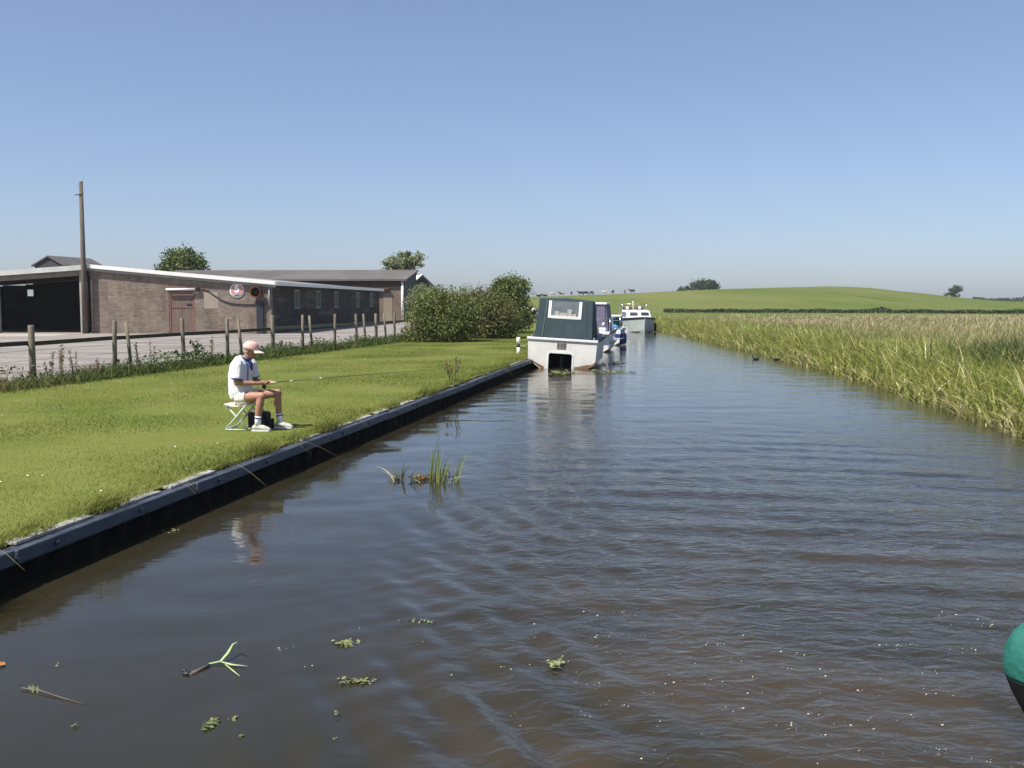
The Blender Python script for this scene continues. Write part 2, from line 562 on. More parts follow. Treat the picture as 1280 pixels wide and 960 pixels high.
# ------------------------------------------------------------------ steel piling and timber waling along the left bank
m_sheet = material('rusty_black_steel', (0.006, 0.006, 0.006), 0.85, 0.15, var=(0.014, 0.011, 0.008), scale=3, detail=8, stretch=(1, 1, 0.3))
m_waling = material('blue_black_timber', (0.036, 0.046, 0.068), 0.5, 0.45, var=(0.080, 0.092, 0.118), scale=5, detail=8, stretch=(0.6, 0.6, 4), bump=0.3, bump_scale=30)
m_cope = material('weathered_coping', (0.46, 0.45, 0.43), 0.85, 0.2, var=(0.17, 0.16, 0.14), scale=5, detail=8, bump=0.3)
pil = thing('piling_wall', 'dark steel piling wall with blue black timber waling along the lawn edge', 'piling', (0, 0, 0))
V = []; F = []
yy = np.arange(-8, 84, 0.11)
for i, y in enumerate(yy):
    ph = i % 4
    off = 0.035 if ph in (0, 1) else -0.01
    x = float(xl(y)) + 0.06 + off
    V += [(x, y, -0.6), (x, y, 0.30)]
    if i: F.append((2 * i - 2, 2 * i, 2 * i + 1, 2 * i - 1))
np_mesh('sheet_pile', V, F, m_sheet, pil)
y = -7.0
rg = random.Random(3)
while y < 80:
    ln = rg.choice((3.6, 4.2, 2.4, 3.0))
    y1 = y + ln - 0.035
    a = Vector((float(xl(y)) + 0.13, y, 0.325 + rg.uniform(-.012, .012))); b = Vector((float(xl(y1)) + 0.13, y1, 0.325 + rg.uniform(-.012, .012)))
    mb = MB().bar(a, b, 0.15, 0.125)
    d = (b - a).normalized(); side = Vector((d.y, -d.x, 0))
    k = 0.5
    while k < ln - 0.3:                                     # bolt heads on the face
        c = a + d * k + side * 0.075
        mb.bar(c, c + side * 0.025, 0.045, 0.045)
        k += 1.35
    mb.build('waling', m_waling, pil, bevel=0.012)
    y += ln
y = 5.0
while y < 70:
    ln = rg.uniform(0.5, 1.1)
    if rg.random() < 0.5:
        a = Vector((float(xl(y)) + 0.05, y, 0.405)); b = Vector((float(xl(y + ln)) + 0.05, y + ln, 0.405 + rg.uniform(-.01, .01)))
        MB().bar(a, b, rg.uniform(0.07, 0.13), 0.03).build('coping_slab', m_cope, pil, bevel=0.008)
    y += ln + rg.uniform(0.02, 0.5)

# ------------------------------------------------------------------ grass, weeds, reeds
m_grass = leaf_material('grass_blade', (0.098, 0.135, 0.021), (0.185, 0.209, 0.037), (0.31, 0.275, 0.098), trans=0.4)
def stuff(name, data, mat, label, cat):
    V, F, T = data
    return tag(np_mesh(name, V, F, mat, tint=T), label, cat, kind='stuff')

def lawn_points(n, y0, y1, pw):
    y = y0 + (y1 - y0) * RNG.random(n) ** pw
    a = xfence(y) + 0.4; b = xl(y) - 0.05
    x = a + (b - a) * RNG.random(n)
    keep = np.abs(x) < 0.56 * y + 1.5
    x = x[keep]; y = y[keep]
    return np.stack([x, y, np.full(len(x), 0.415)], 1)
P = lawn_points(520000, 6.5, 70, 1.9)
n = len(P)
dist = P[:, 1]
patch = 0.5 + 0.25 * np.sin(P[:, 0] * 1.3 + np.sin(P[:, 1] * 0.7)) + 0.25 * np.sin(P[:, 1] * 0.9 + 1.7 * np.sin(P[:, 0] * 0.45))
mow = 0.5 + 0.5 * np.sin((P[:, 0] - 0.174 * P[:, 1]) * 2 * math.pi / 2.6)
edge = np.clip(1 - (xl(P[:, 1]) - P[:, 0]) / 0.5, 0, 1)
mott = np.zeros(n)
_r = np.random.default_rng(77)
for _k in range(14):                                   # irregular blotches of thin, dry and lush turf
    _a = _r.uniform(0, 6.28); _f = _r.uniform(0.5, 3.2)
    mott += np.sin((P[:, 0] * math.cos(_a) * 1.3 + P[:, 1] * math.sin(_a) * 0.8) * _f + _r.uniform(0, 6.28)) / 3.2
h = RNG.uniform(0.010, 0.034, n) * (0.75 + 0.5 * patch) * (1 - 0.25 * np.clip(mott, -1, 1)) * (1 + 0.8 * (RNG.random(n) < 0.03)) * (1 + 1.2 * edge)
dry = np.clip(np.sin(P[:, 0] * 0.9 + 2.1 * np.sin(P[:, 1] * 0.33) + 1.0) * np.sin(P[:, 1] * 0.52 + 1.4 * np.sin(P[:, 0] * 0.6)) - 0.45, 0, 1)
worn = 0.5 * dry + np.exp(-(((P[:, 0] + 3.95) / 0.75) ** 2 + ((P[:, 1] - 15.35) / 0.8) ** 2))
h = h * (1 - 0.55 * worn)
T = np.clip(0.20 + 0.35 * worn * RNG.random(n) + 0.22 * patch + 0.16 * mow + 0.26 * mott + RNG.normal(size=n) * 0.12 + (RNG.random(n) < 0.05) * 0.35 + 0.25 * edge * RNG.random(n), 0, 1)
stuff('lawn_grass', blades(P, h, 0.0025 + 0.0005 * dist, RNG.uniform(0.2, 1.0, n), RNG.uniform(0, 6.28, n), T, segs=1), m_grass, 'short mown green grass covering the canal bank', 'grass')

# longer fringe hanging over the edge of the piling
n = 26000
y = 6 + 64 * RNG.random(n) ** 1.5
tuft = (np.sin(y * 2.1) + np.sin(y * 5.3 + 1) + np.sin(y * 0.83 + 2)) / 3
keep = RNG.random(n) < np.clip(0.45 + 0.6 * tuft, 0.1, 1); y = y[keep]; n = len(y); tuft = tuft[keep]
P = np.stack([xl(y) - RNG.uniform(-0.10, 0.20, n) + 0.05 * tuft, y, np.full(n, 0.40)], 1)
fringe = blades(P, RNG.uniform(0.06, 0.17, n) * (0.8 + 1.5 * np.clip(tuft + 0.1, 0, 1)), np.full(n, 0.009) + 0.0002 * y, RNG.uniform(0.4, 1.6, n), RNG.normal(-0.1, 1.0, n), np.clip(RNG.normal(0.5, 0.28, n), 0, 1), segs=3)
n = 60
y = 7 + 40 * RNG.random(n) ** 1.4
P = np.stack([xl(y) + 0.02, y, np.full(n, 0.40)], 1)
stalk = blades(P, RNG.uniform(0.2, 0.42, n), np.full(n, 0.014), RNG.uniform(1.2, 2.0, n), RNG.normal(-0.2, 0.7, n), np.full(n, 1.0), segs=4, droop=0.75)
stuff('edge_grass', cat_mesh(fringe, stalk), m_grass, 'long uncut grass fringe hanging over the piling edge', 'grass')

# daisies and clover heads
m_daisy = material('daisy_white', (0.78, 0.78, 0.72), 0.8, 0.1)
n = 330
P = lawn_points(n, 9, 42, 1.1); P[:, 2] = 0.446
clus = np.sin(P[:, 0] * 1.1) + np.sin(P[:, 1] * 0.8 + 1)
P = P[clus > -0.3]
Q, Fq, Tq = leaves(P, RNG.uniform(0.016, 0.036, len(P)), np.zeros(len(P)), nrm=np.array([0, 0, 4.0]), aspect=0.9)
stuff('daisies', (Q, Fq, Tq), m_daisy, 'tiny white daisy and clover heads dotted over the lawn', 'flowers')

# rough weeds under the fence
m_weed = leaf_material('rough_weed', (0.045, 0.075, 0.014), (0.10, 0.135, 0.030), (0.26, 0.21, 0.10), trans=0.3)
n = 26000
y = 8 + 56 * RNG.random(n) ** 1.25
P = np.stack([xfence(y) + 0.1 + RNG.normal(0.25, 0.32, n), y, np.full(n, 0.41)], 1)
hh = 0.5 + 0.5 * np.sin(y * 0.9) * np.sin(y * 0.37 + 1)
near_dry = np.clip((27 - y) / 5, 0, 1)
T = np.clip(RNG.normal(0.36, 0.2, n) + 0.38 * near_dry + (RNG.random(n) < 0.05) * 0.4, 0, 1)
wb = blades(P, RNG.uniform(0.12, 0.50, n) * (0.6 + 0.6 * hh), 0.014 + 0.0004 * y, RNG.uniform(0.2, 1.2, n), RNG.uniform(0, 6.28, n), T, segs=3)
n = 17000
y = 9 + 54 * RNG.random(n) ** 1.2
kp = RNG.random(n) < np.interp(y, [22, 31], [0.22, 1.0]); y = y[kp]; n = len(y)
lob = 0.5 + 0.5 * np.sin(y * 1.1 + 2 * np.sin(y * 0.31))
C = np.stack([xfence(y) + 0.35 + RNG.normal(0, 0.30, n), y, 0.42 + RNG.random(n) ** 1.4 * (0.12 + 0.42 * lob)], 1)
wl = leaves(C, RNG.uniform(0.05, 0.13, n), np.clip(RNG.normal(0.25, 0.18, n) + 0.2 * np.clip((26 - y) / 5, 0, 1), 0, 1), nrm=np.array([0, -0.4, 0.9]))
stuff('fence_weeds', cat_mesh(wb, wl), m_weed, 'rough nettles and dry grass growing along the foot of the fence', 'weeds')

# reeds at the water's edge on the right
m_reed = leaf_material('reed_leaf', (0.15, 0.205, 0.035), (0.38, 0.40, 0.10), (0.58, 0.50, 0.27), trans=0.42, rough=0.4, spec=0.45)
def reed_points(n, y0, y1, o0, o1, pw=1.4):
    y = y0 + (y1 - y0) * RNG.random(n) ** pw
    off = o0 + (o1 - o0) * RNG.random(n)
    x = xr(y) + off
    keep = np.abs(x) < 0.56 * y + 3
    x = x[keep]; y = y[keep]; off = off[keep]
    return x, y, off
x, y, off = reed_points(30000, 12, 125, -0.35, 4.6, 1.35)
n = len(x)
z = np.interp(off, [-0.3, 0.4, 1.2, 3, 6], [-0.05, 0.10, 0.25, 0.36, 0.42])
clump = 0.5 + 0.5 * np.sin(x * 1.7 + 1.4 * np.sin(y * 0.8)) * np.sin(y * 1.3 + 1.1 * np.sin(x))
h = np.interp(off, [-0.35, 0.4, 1.5, 4.2], [0.45, 0.95, 1.15, 0.95]) * RNG.uniform(0.45, 1.15, n) * (0.72 + 0.5 * clump)
T = np.clip(0.32 + 0.22 * clump + RNG.normal(size=n) * 0.2 + (RNG.random(n) < 0.06) * 0.45 + np.where((off < 0.2) & (RNG.random(n) < 0.3), 0.4, 0), 0, 1)
ld = math.pi + RNG.normal(0.25, 1.25, n)
reeds = blades(np.stack([x, y, z], 1), h, RNG.uniform(0.030, 0.060, n) + 0.0004 * y, RNG.uniform(0.25, 1.25, n), ld, T, segs=4, droop=0.42)
stuff('bank_reeds', reeds, m_reed, 'bright green reeds leaning over the water along the right bank', 'reeds')

# dry flowering grass of the meadow behind the reeds
m_hay = leaf_material('meadow_grass', (0.19, 0.22, 0.065), (0.38, 0.345, 0.175), (0.54, 0.44, 0.29), trans=0.35)
x, y, off = reed_points(80000, 14, 104, 2.8, 64, 1.15)
keep = RNG.random(len(x)) < np.clip(1.25 - off / 60, 0.25, 1); x = x[keep]; y = y[keep]; off = off[keep]
n = len(x)
z = land(x, y)
green = 0.5 + 0.5 * np.sin(x * 0.33 + 1.5 * np.sin(y * 0.12)) * np.sin(y * 0.21 + 0.6 * np.sin(x * 0.2))
T = np.clip(0.12 + 0.42 * (1 - green) + RNG.normal(size=n) * 0.2 - 0.25 * np.clip((10 - off) / 7, 0, 1), 0, 1)
hay = blades(np.stack([x, y, z], 1), RNG.uniform(0.45, 0.95, n) * np.interp(y, [40, 92], [1.0, 0.42]), RNG.uniform(0.016, 0.03, n) + 0.0006 * y, RNG.uniform(0.1, 0.8, n), RNG.uniform(0, 6.28, n), T, segs=2)
# brown seed heads standing above it
x, y, off = reed_points(9000, 25, 110, 5, 62, 0.85)
n = len(x)
C = np.stack([x, y, land(x, y) + RNG.uniform(0.7, 1.0, n) * np.interp(y, [40, 92], [1.0, 0.35])], 1)
sh = blades(C, RNG.uniform(0.15, 0.28, n), 0.03 + 0.0009 * y, RNG.uniform(0, 0.5, n), RNG.uniform(0, 6.28, n), np.clip(RNG.normal(0.75, 0.2, n), 0, 1), segs=2)
stuff('meadow_hay', cat_mesh(hay, sh), m_hay, 'tall pale dry flowering grass of the meadow behind the reeds', 'grass')

# a darker stand of docks and rushes in the meadow, and a rough brown strip at its far edge
m_rush = leaf_material('dark_rush', (0.04, 0.075, 0.022), (0.09, 0.125, 0.035), (0.16, 0.12, 0.07), trans=0.25)
n = 2600
P = np.stack([RNG.normal(14.7, 0.9, n), RNG.normal(27.5, 1.5, n), np.zeros(n)], 1); P[:, 2] = land(P[:, 0], P[:, 1])
a = blades(P, RNG.uniform(0.6, 1.35, n), RNG.uniform(0.025, 0.05, n), RNG.uniform(0.1, 0.8, n), RNG.uniform(0, 6.28, n), np.clip(RNG.normal(0.35, 0.2, n), 0, 1), segs=3)
n = 5000
yb = RNG.normal(92, 2.2, n); xb = RNG.uniform(33, 66, n)
P = np.stack([xb, yb, land(xb, yb)], 1)
b = blades(P, RNG.uniform(0.25, 0.55, n), np.full(n, 0.09), RNG.uniform(0.1, 0.6, n), RNG.uniform(0, 6.28, n), np.clip(RNG.normal(0.8, 0.2, n), 0, 1), segs=2)
stuff('rushes', cat_mesh(a, b), m_rush, 'dark clumps of rushes and docks standing in the pale meadow', 'rushes')

# foam flecks left in the wake
m_foam = material('foam', (0.72, 0.68, 0.54), 0.35, 0.5)
fm = MB()
rf = random.Random(5)
for c in range(125):
    r0 = rf.choice((4.1, 4.5, 4.9, 5.3, 5.8, 6.4)) + rf.gauss(0, .12); a0 = R(rf.gauss(78, 15))
    cx, cy = 0.9 + r0 * math.cos(a0) / 0.8, 1.0 + r0 * math.sin(a0)
    for k in range(rf.choice((1, 1, 2, 3, 4, 6))):
        r = rf.choice((0.0015, 0.0018, 0.002, 0.0025, 0.003, 0.0045))
        fm.ball((cx + rf.gauss(0, 0.07), cy + rf.gauss(0, 0.035), WZ + 0.008), (r * rf.uniform(1, 2), r, r * 0.7), 6, 4)
tag(fm.build('foam_flecks', m_foam), 'tiny white foam bubbles scattered over the stirred up wake', 'foam', kind='stuff')

# ------------------------------------------------------------------ barns
def brick_material(name, axis, c1, c2, mortar, bw=0.45, bh=0.15, stain=(0.115, 0.095, 0.08), msize=0.010):
    m = bpy.data.materials.new(name); m.use_nodes = True
    nt = m.node_tree; L = nt.links; p = nt.nodes['Principled BSDF']
    p.inputs['Roughness'].default_value = 0.92; p.inputs['Specular IOR Level'].default_value = 0.15
    tc = nt.nodes.new('ShaderNodeTexCoord'); sp = nt.nodes.new('ShaderNodeSeparateXYZ'); cb = nt.nodes.new('ShaderNodeCombineXYZ')
    L.new(tc.outputs['Object'], sp.inputs[0]); L.new(sp.outputs[axis], cb.inputs['X']); L.new(sp.outputs['Z'], cb.inputs['Y'])
    b = nt.nodes.new('ShaderNodeTexBrick')
    b.inputs['Scale'].default_value = 1.0; b.inputs['Mortar Size'].default_value = msize
    b.inputs['Brick Width'].default_value = bw; b.inputs['Row Height'].default_value = bh
    b.inputs['Color1'].default_value = (*c1, 1); b.inputs['Color2'].default_value = (*c2, 1); b.inputs['Mortar'].default_value = (*mortar, 1)
    b.inputs['Bias'].default_value = -0.1
    L.new(cb.outputs[0], b.inputs['Vector'])
    def nz(scale, st, lo, hi):
        mp = nt.nodes.new('ShaderNodeMapping'); mp.inputs['Scale'].default_value = st
        L.new(cb.outputs[0], mp.inputs['Vector'])
        n = nt.nodes.new('ShaderNodeTexNoise'); n.inputs['Scale'].default_value = scale; n.inputs['Detail'].default_value = 9
        n.inputs['Roughness'].default_value = 0.65
        L.new(mp.outputs[0], n.inputs['Vector'])
        r = nt.nodes.new('ShaderNodeMapRange'); r.inputs[1].default_value = lo; r.inputs[2].default_value = hi
        L.new(n.outputs['Fac'], r.inputs[0]); return r.outputs[0]
    x1 = nt.nodes.new('ShaderNodeMix'); x1.data_type = 'RGBA'
    L.new(nz(0.9, (1.2, 0.35, 1), 0.42, 0.72), x1.inputs[0]); L.new(b.outputs['Color'], x1.inputs[6]); x1.inputs[7].default_value = (*stain, 1)
    x2 = nt.nodes.new('ShaderNodeMix'); x2.data_type = 'RGBA'
    L.new(nz(0.6, (0.25, 2.2, 1), 0.5, 0.8), x2.inputs[0]); L.new(x1.outputs[2], x2.inputs[6]); x2.inputs[7].default_value = (0.235, 0.22, 0.195, 1)
    x3 = nt.nodes.new('ShaderNodeMix'); x3.data_type = 'RGBA'; x3.blend_type = 'MULTIPLY'
    L.new(nz(5.5, (0.6, 2.0, 1), 0.35, 0.7), x3.inputs[0]); L.new(x2.outputs[2], x3.inputs[6]); x3.inputs[7].default_value = (0.62, 0.58, 0.55, 1)
    L.new(x3.outputs[2], p.inputs['Base Color'])
    bp = nt.nodes.new('ShaderNodeBump'); bp.inputs['Strength'].default_value = 0.5; bp.inputs['Distance'].default_value = 0.012
    L.new(b.outputs['Fac'], bp.inputs['Height']); bp.invert = True
    L.new(bp.outputs['Normal'], p.inputs['Normal'])
    return m

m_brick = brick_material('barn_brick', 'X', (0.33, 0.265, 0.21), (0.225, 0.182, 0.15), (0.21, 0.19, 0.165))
m_brick_shaded = brick_material('barn_brick_shaded', 'Y', (0.075, 0.066, 0.060), (0.060, 0.054, 0.050), (0.09, 0.082, 0.075), bw=0.225, bh=0.078, stain=(0.045, 0.04, 0.037))  # darker copy of the gable brick: the side wall's shade put into the colours
m_asb = material('asbestos_roof', (0.30, 0.285, 0.27), 0.9, 0.1, var=(0.21, 0.195, 0.18), scale=0.6, detail=9, stretch=(1, 0.3, 1))
m_wht = material('white_paint', (0.80, 0.80, 0.78), 0.5, 0.4, var=(0.72, 0.72, 0.69), scale=3)
m_grey = material('grey_fascia', (0.36, 0.37, 0.36), 0.7, 0.3, var=(0.28, 0.28, 0.27), scale=2.5, stretch=(0.4, 1, 1))
m_lintel = material('lintel_concrete', (0.25, 0.225, 0.19), 0.9, 0.1, var=(0.18, 0.165, 0.14), scale=2)
m_pale = material('pale_pillar', (0.40, 0.39, 0.36), 0.85, 0.1, var=(0.30, 0.29, 0.27), scale=2)
m_dark = material('dark_pipe', (0.022, 0.026, 0.036), 0.5, 0.4)
m_wood = material('faded_red_wood', (0.20, 0.145, 0.12), 0.85, 0.15, var=(0.15, 0.108, 0.09), scale=3, detail=8, stretch=(4, 4, 0.5))
m_woodf = material('rust_red_frame', (0.16, 0.075, 0.05), 0.8, 0.2, var=(0.22, 0.12, 0.09), scale=6)
m_patch = material('pale_render', (0.34, 0.285, 0.235), 0.9, 0.1, var=(0.28, 0.24, 0.20), scale=3)
m_black = material('black_rubber', (0.012, 0.012, 0.013), 0.6, 0.3)
m_rust = material('rust', (0.20, 0.065, 0.03), 0.8, 0.2, var=(0.11, 0.04, 0.025), scale=12)
m_pane = material('dusty_glass', (0.20, 0.215, 0.185), 0.6, 0.3, var=(0.14, 0.155, 0.13), scale=2)
m_greenwood = material('pale_green_frame', (0.22, 0.235, 0.20), 0.7, 0.3)
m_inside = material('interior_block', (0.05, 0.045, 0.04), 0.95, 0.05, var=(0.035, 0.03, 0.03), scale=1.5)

# the long brick barn by the yard; local x runs along the gable, y away from the canal boat
GZ = 0.42
barn = thing('brick_barn', 'long low brown brick barn with a white verge and an open bay at its left', 'barn', (-27.0, 64.0, GZ), (0, 0, -0.07))
def wtop(u): return 4.16 - 0.089 * u if u >= 0 else 4.16 + 0.066 * u
LB_ = 33.8
g = MB()                                            # gable wall, from the corner to the right
du0, du1, dz = 5.15, 6.85, 2.72
wpoly = lambda a, b, z0: [(a, z0), (b, z0), (b, wtop(b)), (a, wtop(a))]
g.prism(wpoly(0, du0, -0.2), 0, 0.28).prism(wpoly(du0, du1, dz), 0, 0.28).prism(wpoly(du1, 11.8, -0.2), 0, 0.28)
g.build('wall', m_brick, barn)
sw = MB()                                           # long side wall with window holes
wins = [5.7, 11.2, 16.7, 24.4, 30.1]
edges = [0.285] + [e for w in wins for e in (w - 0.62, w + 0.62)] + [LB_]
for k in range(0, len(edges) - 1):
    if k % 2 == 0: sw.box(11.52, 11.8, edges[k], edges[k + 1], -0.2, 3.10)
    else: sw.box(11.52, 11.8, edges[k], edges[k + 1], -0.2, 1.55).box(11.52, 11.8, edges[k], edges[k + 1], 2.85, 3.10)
o = sw.build('wall', m_brick_shaded, barn); o['label'] = 'long side wall in its own shade, with a row of windows'
for w in wins:
    fr = MB()
    for a, b, c, d in ((w - .62, w - .5, 1.55, 2.85), (w + .5, w + .62, 1.55, 2.85), (w - .5, w + .5, 1.55, 1.67), (w - .5, w + .5, 2.73, 2.85), (w - .03, w + .03, 1.67, 2.73)):
        fr.box(11.62, 11.84, a, b, c, d)
    f = fr.build('window', m_greenwood, barn)
    MB().box(11.70, 11.72, w - .5, w + .5, 1.67, 2.73).build('pane', m_pane, f)
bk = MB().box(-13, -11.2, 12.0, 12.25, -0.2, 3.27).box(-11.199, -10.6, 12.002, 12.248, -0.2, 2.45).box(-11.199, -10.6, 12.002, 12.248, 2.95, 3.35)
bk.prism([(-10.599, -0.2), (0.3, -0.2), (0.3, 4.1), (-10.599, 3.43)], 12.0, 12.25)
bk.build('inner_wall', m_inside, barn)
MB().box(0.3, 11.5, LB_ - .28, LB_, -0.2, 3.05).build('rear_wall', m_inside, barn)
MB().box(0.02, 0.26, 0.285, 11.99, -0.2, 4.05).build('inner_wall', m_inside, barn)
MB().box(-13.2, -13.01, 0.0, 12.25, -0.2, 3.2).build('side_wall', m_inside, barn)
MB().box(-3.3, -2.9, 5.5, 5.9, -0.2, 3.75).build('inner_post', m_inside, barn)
MB().box(-6.55, -6.2, 0.0, 0.35, -0.2, wtop(-6.3) - 0.42).build('pillar', m_pale, barn, bevel=0.01)
MB().box(-0.72, -0.36, 0.02, 0.38, -0.2, 4.05).build('pillar', m_pale, barn, bevel=0.01)
MB().prism([(-13, wtop(-13) - .42), (-0.72, wtop(-.72) - .42), (-0.72, wtop(-.72) - .02), (-13, wtop(-13) - .02)], 0.0, 0.3).build('lintel', m_lintel, barn)
rf_ = MB()
t0 = 0.13
def slope(u0, u1, y0, y1, lift=0.0):
    z0_, z1_ = wtop(u0) + lift, wtop(u1) + lift
    return [(u0, y0, z0_), (u1, y0, z1_), (u1, y1, z1_), (u0, y1, z0_), (u0, y0, z0_ + t0), (u1, y0, z1_ + t0), (u1, y1, z1_ + t0), (u0, y1, z0_ + t0)]
BF = [(0, 1, 2, 3), (7, 6, 5, 4), (0, 4, 5, 1), (1, 5, 6, 2), (2, 6, 7, 3), (3, 7, 4, 0)]
rf_.add(slope(0, 12.1, -0.25, LB_ + .2), BF).add(slope(-13.4, -0.002, -0.25, 13.0), BF)
rf_.build('roof', m_asb, barn)
vg = MB()                                           # white verge flashing over a grey board, right slope
vg.add([(u, y, wtop(u) + z) for u, z in ((0.0, 0.0), (12.16, 0.0), (12.16, 0.24), (0.0, 0.24)) for y in (-0.31, -0.255)], [(0, 1, 3, 2), (2, 3, 5, 4), (4, 5, 7, 6), (6, 7, 1, 0), (0, 2, 4, 6), (1, 7, 5, 3)])
vg.build('verge', m_wht, barn)
bb = MB()
bb.add([(u, y, wtop(u) + z) for u, z in ((0.0, -0.17), (12.1, -0.17), (12.1, -0.004), (0.0, -0.004)) for y in (-0.10, -0.003)], [(0, 1, 3, 2), (2, 3, 5, 4), (4, 5, 7, 6), (6, 7, 1, 0), (0, 2, 4, 6), (1, 7, 5, 3)])
bb.build('bargeboard', m_grey, barn)
bl = MB()
bl.add([(u, y, wtop(u) + z) for u, z in ((-13.3, -0.10), (-0.01, -0.10), (-0.01, 0.22), (-13.3, 0.22)) for y in (-0.31, -0.255)], [(0, 1, 3, 2), (2, 3, 5, 4), (4, 5, 7, 6), (6, 7, 1, 0), (0, 2, 4, 6), (1, 7, 5, 3)])
bl.build('verge', material('weathered_white', (0.52, 0.54, 0.51), 0.7, 0.3, var=(0.42, 0.43, 0.40), scale=1.5), barn)
MB().box(12.105, 12.24, -0.26, LB_ + .2, wtop(12.1) - 0.04, wtop(12.1) + 0.20).build('gutter', m_wht, barn, bevel=0.02)
MB().tube([(-0.17, -0.07, -0.1), (-0.17, -0.07, 3.95)], 0.11, 12).build('downpipe', m_dark, barn)
MB().tube([(11.70, -0.07, 1.75), (11.70, -0.07, 3.0)], 0.055, 10).build('downpipe', m_grey, barn)
# the door: two boarded leaves with a boarded light over them
dr = MB().box(du0 + .12, (du0 + du1) / 2 - .012, 0.05, 0.11, -0.1, 1.62).box((du0 + du1) / 2 + .012, du1 - .12, 0.05, 0.11, -0.1, 1.62)
for k in range(1, 5): dr.box(du0 + .12 + k * .145, du0 + .135 + k * .145, 0.042, 0.05, 0.02, 1.6).box((du0 + du1) / 2 + k * .145, (du0 + du1) / 2 + .015 + k * .145, 0.042, 0.05, 0.02, 1.6)
door = dr.build('door', m_wood, barn)
hd = MB().box(du0 + .12, du1 - .12, 0.06, 0.11, 1.72, 2.60)
for k in range(1, 10): hd.box(du0 + .12 + k * .146, du0 + .132 + k * .146, 0.052, 0.06, 1.74, 2.58)
hd.build('overlight', m_wood, barn)
fr = MB().box(du0 + .003, du0 + .115, 0.02, 0.14, -0.1, dz - .003).box(du1 - .115, du1 - .003, 0.02, 0.14, -0.1, dz - .003).box(du0 + .118, du1 - .118, 0.02, 0.14, 2.61, dz - .003).box(du0 + .118, du1 - .118, 0.02, 0.14, 1.625, 1.715)
fr.build('door_frame', m_woodf, barn)
MB().box(6.28, 6.62, 0.015, 0.05, 1.80, 1.90).build('latch', m_dark, door)
sl = MB().box(5.0, 7.05, -0.13, -0.005, 2.90, 2.95)
sl.build('door_hood', m_woodf, barn)
lamp = MB().tube([(5.08, -0.20, 2.80), (6.98, -0.20, 2.80)], 0.075, 12).build('strip_lamp', m_wht, barn)
MB().box(7.0, 7.2, -0.24, -0.06, 2.74, 2.90).build('lamp_end', m_black, lamp)
cab = [(7.15, -0.05, 2.80), (7.45, -0.05, 2.80), (7.8, -0.05, 2.66), (8.15, -0.05, 2.40), (8.6, -0.05, 2.12), (9.1, -0.05, 1.93), (9.6, -0.05, 1.86), (10.2, -0.05, 1.84), (10.75, -0.05, 1.86), (10.86, -0.05, 2.15)]
MB().tube(cab, 0.032, 8).build('cable', m_black, barn)
MB().box(7.45, 8.38, -0.012, 0.0, 1.58, 2.64).build('rendered_patch', m_patch, barn)
fan = MB()                                          # extractor cowl that throws the long shadow
Mf = Matrix.Translation((10.92, 0, 2.62)) @ Matrix.Rotation(R(90), 4, 'X')
fan.lathe([(0.30, 0.0), (0.30, 0.30), (0.36, 0.31), (0.36, 0.44), (0.31, 0.44), (0.29, 0.25)], 24, M=Mf)
fo = fan.build('fan_cowl', m_rust, barn)
MB().lathe([(0.285, 0.26), (0.285, 0.27)], 24, M=Mf).build('fan_grille', m_black, fo)
MB().box(10.88, 11.32, -0.16, -0.002, -0.1, 2.02).build('dark_box', m_dark, barn, bevel=0.01)  # dark box on the wall, from below the cowl down to the ground

# round speed sign on the gable
def text_mesh(s, size, ext=0.004, bold=0.0):
    cu = bpy.data.curves.new('lettering', 'FONT')
    cu.body = s; cu.size = size; cu.extrude = ext; cu.offset = bold; cu.align_x = 'CENTER'; cu.align_y = 'CENTER'
    ob = bpy.data.objects.new('lettering', cu); COL.objects.link(ob)
    dg = bpy.context.evaluated_depsgraph_get()
    me = bpy.data.meshes.new_from_object(ob.evaluated_get(dg))
    bpy.data.objects.remove(ob)
    return me
def lettering(s, size, mat, parent, loc, rot, bold=0.0, ext=0.004, name='lettering'):
    me = text_mesh(s, size, ext, bold); me.name = name; me.materials.clear(); me.materials.append(mat)
    o = bpy.data.objects.new(name, me); COL.objects.link(o); o.parent = parent; o.location = loc; o.rotation_euler = rot
    return o
m_pink = material('faded_red_sign', (0.52, 0.25, 0.23), 0.6, 0.3)
m_signw = material('sign_white', (0.88, 0.87, 0.86), 0.5, 0.4)
m_ink = material('dark_ink', (0.06, 0.05, 0.07), 0.6, 0.3)
sg = thing('speed_sign', 'round white and faded red sign with a bold 5 on the brick gable', 'sign', (0, 0, 0))
sg.matrix_world = Matrix.Translation((-27, 64, GZ)) @ Matrix.Rotation(-0.07, 4, 'Z') @ Matrix.Translation((9.62, -0.02, 2.72))
Ms = Matrix.Rotation(R(90), 4, 'X')
MB().lathe([(0.47, 0.0), (0.47, 0.02)], 40, M=Ms).build('disc', m_signw, sg)
dsk = MB(); n = 40; zc = -0.20
pts = [(0.40 * math.cos(a), 0.40 * math.sin(a)) for a in np.linspace(math.asin(zc / .40), math.pi - math.asin(zc / .40), 40)]
dsk.prism(pts, -0.026, -0.0205)
dsk.build('red_field', m_pink, sg)
lettering('5', 0.66, m_signw, sg, (0.0, -0.031, 0.10), (R(90), 0, 0), bold=0.028, name='numeral')
MB().box(-0.14, 0.14, -0.024, -0.0205, -0.345, -0.285).build('small_print', m_ink, sg)

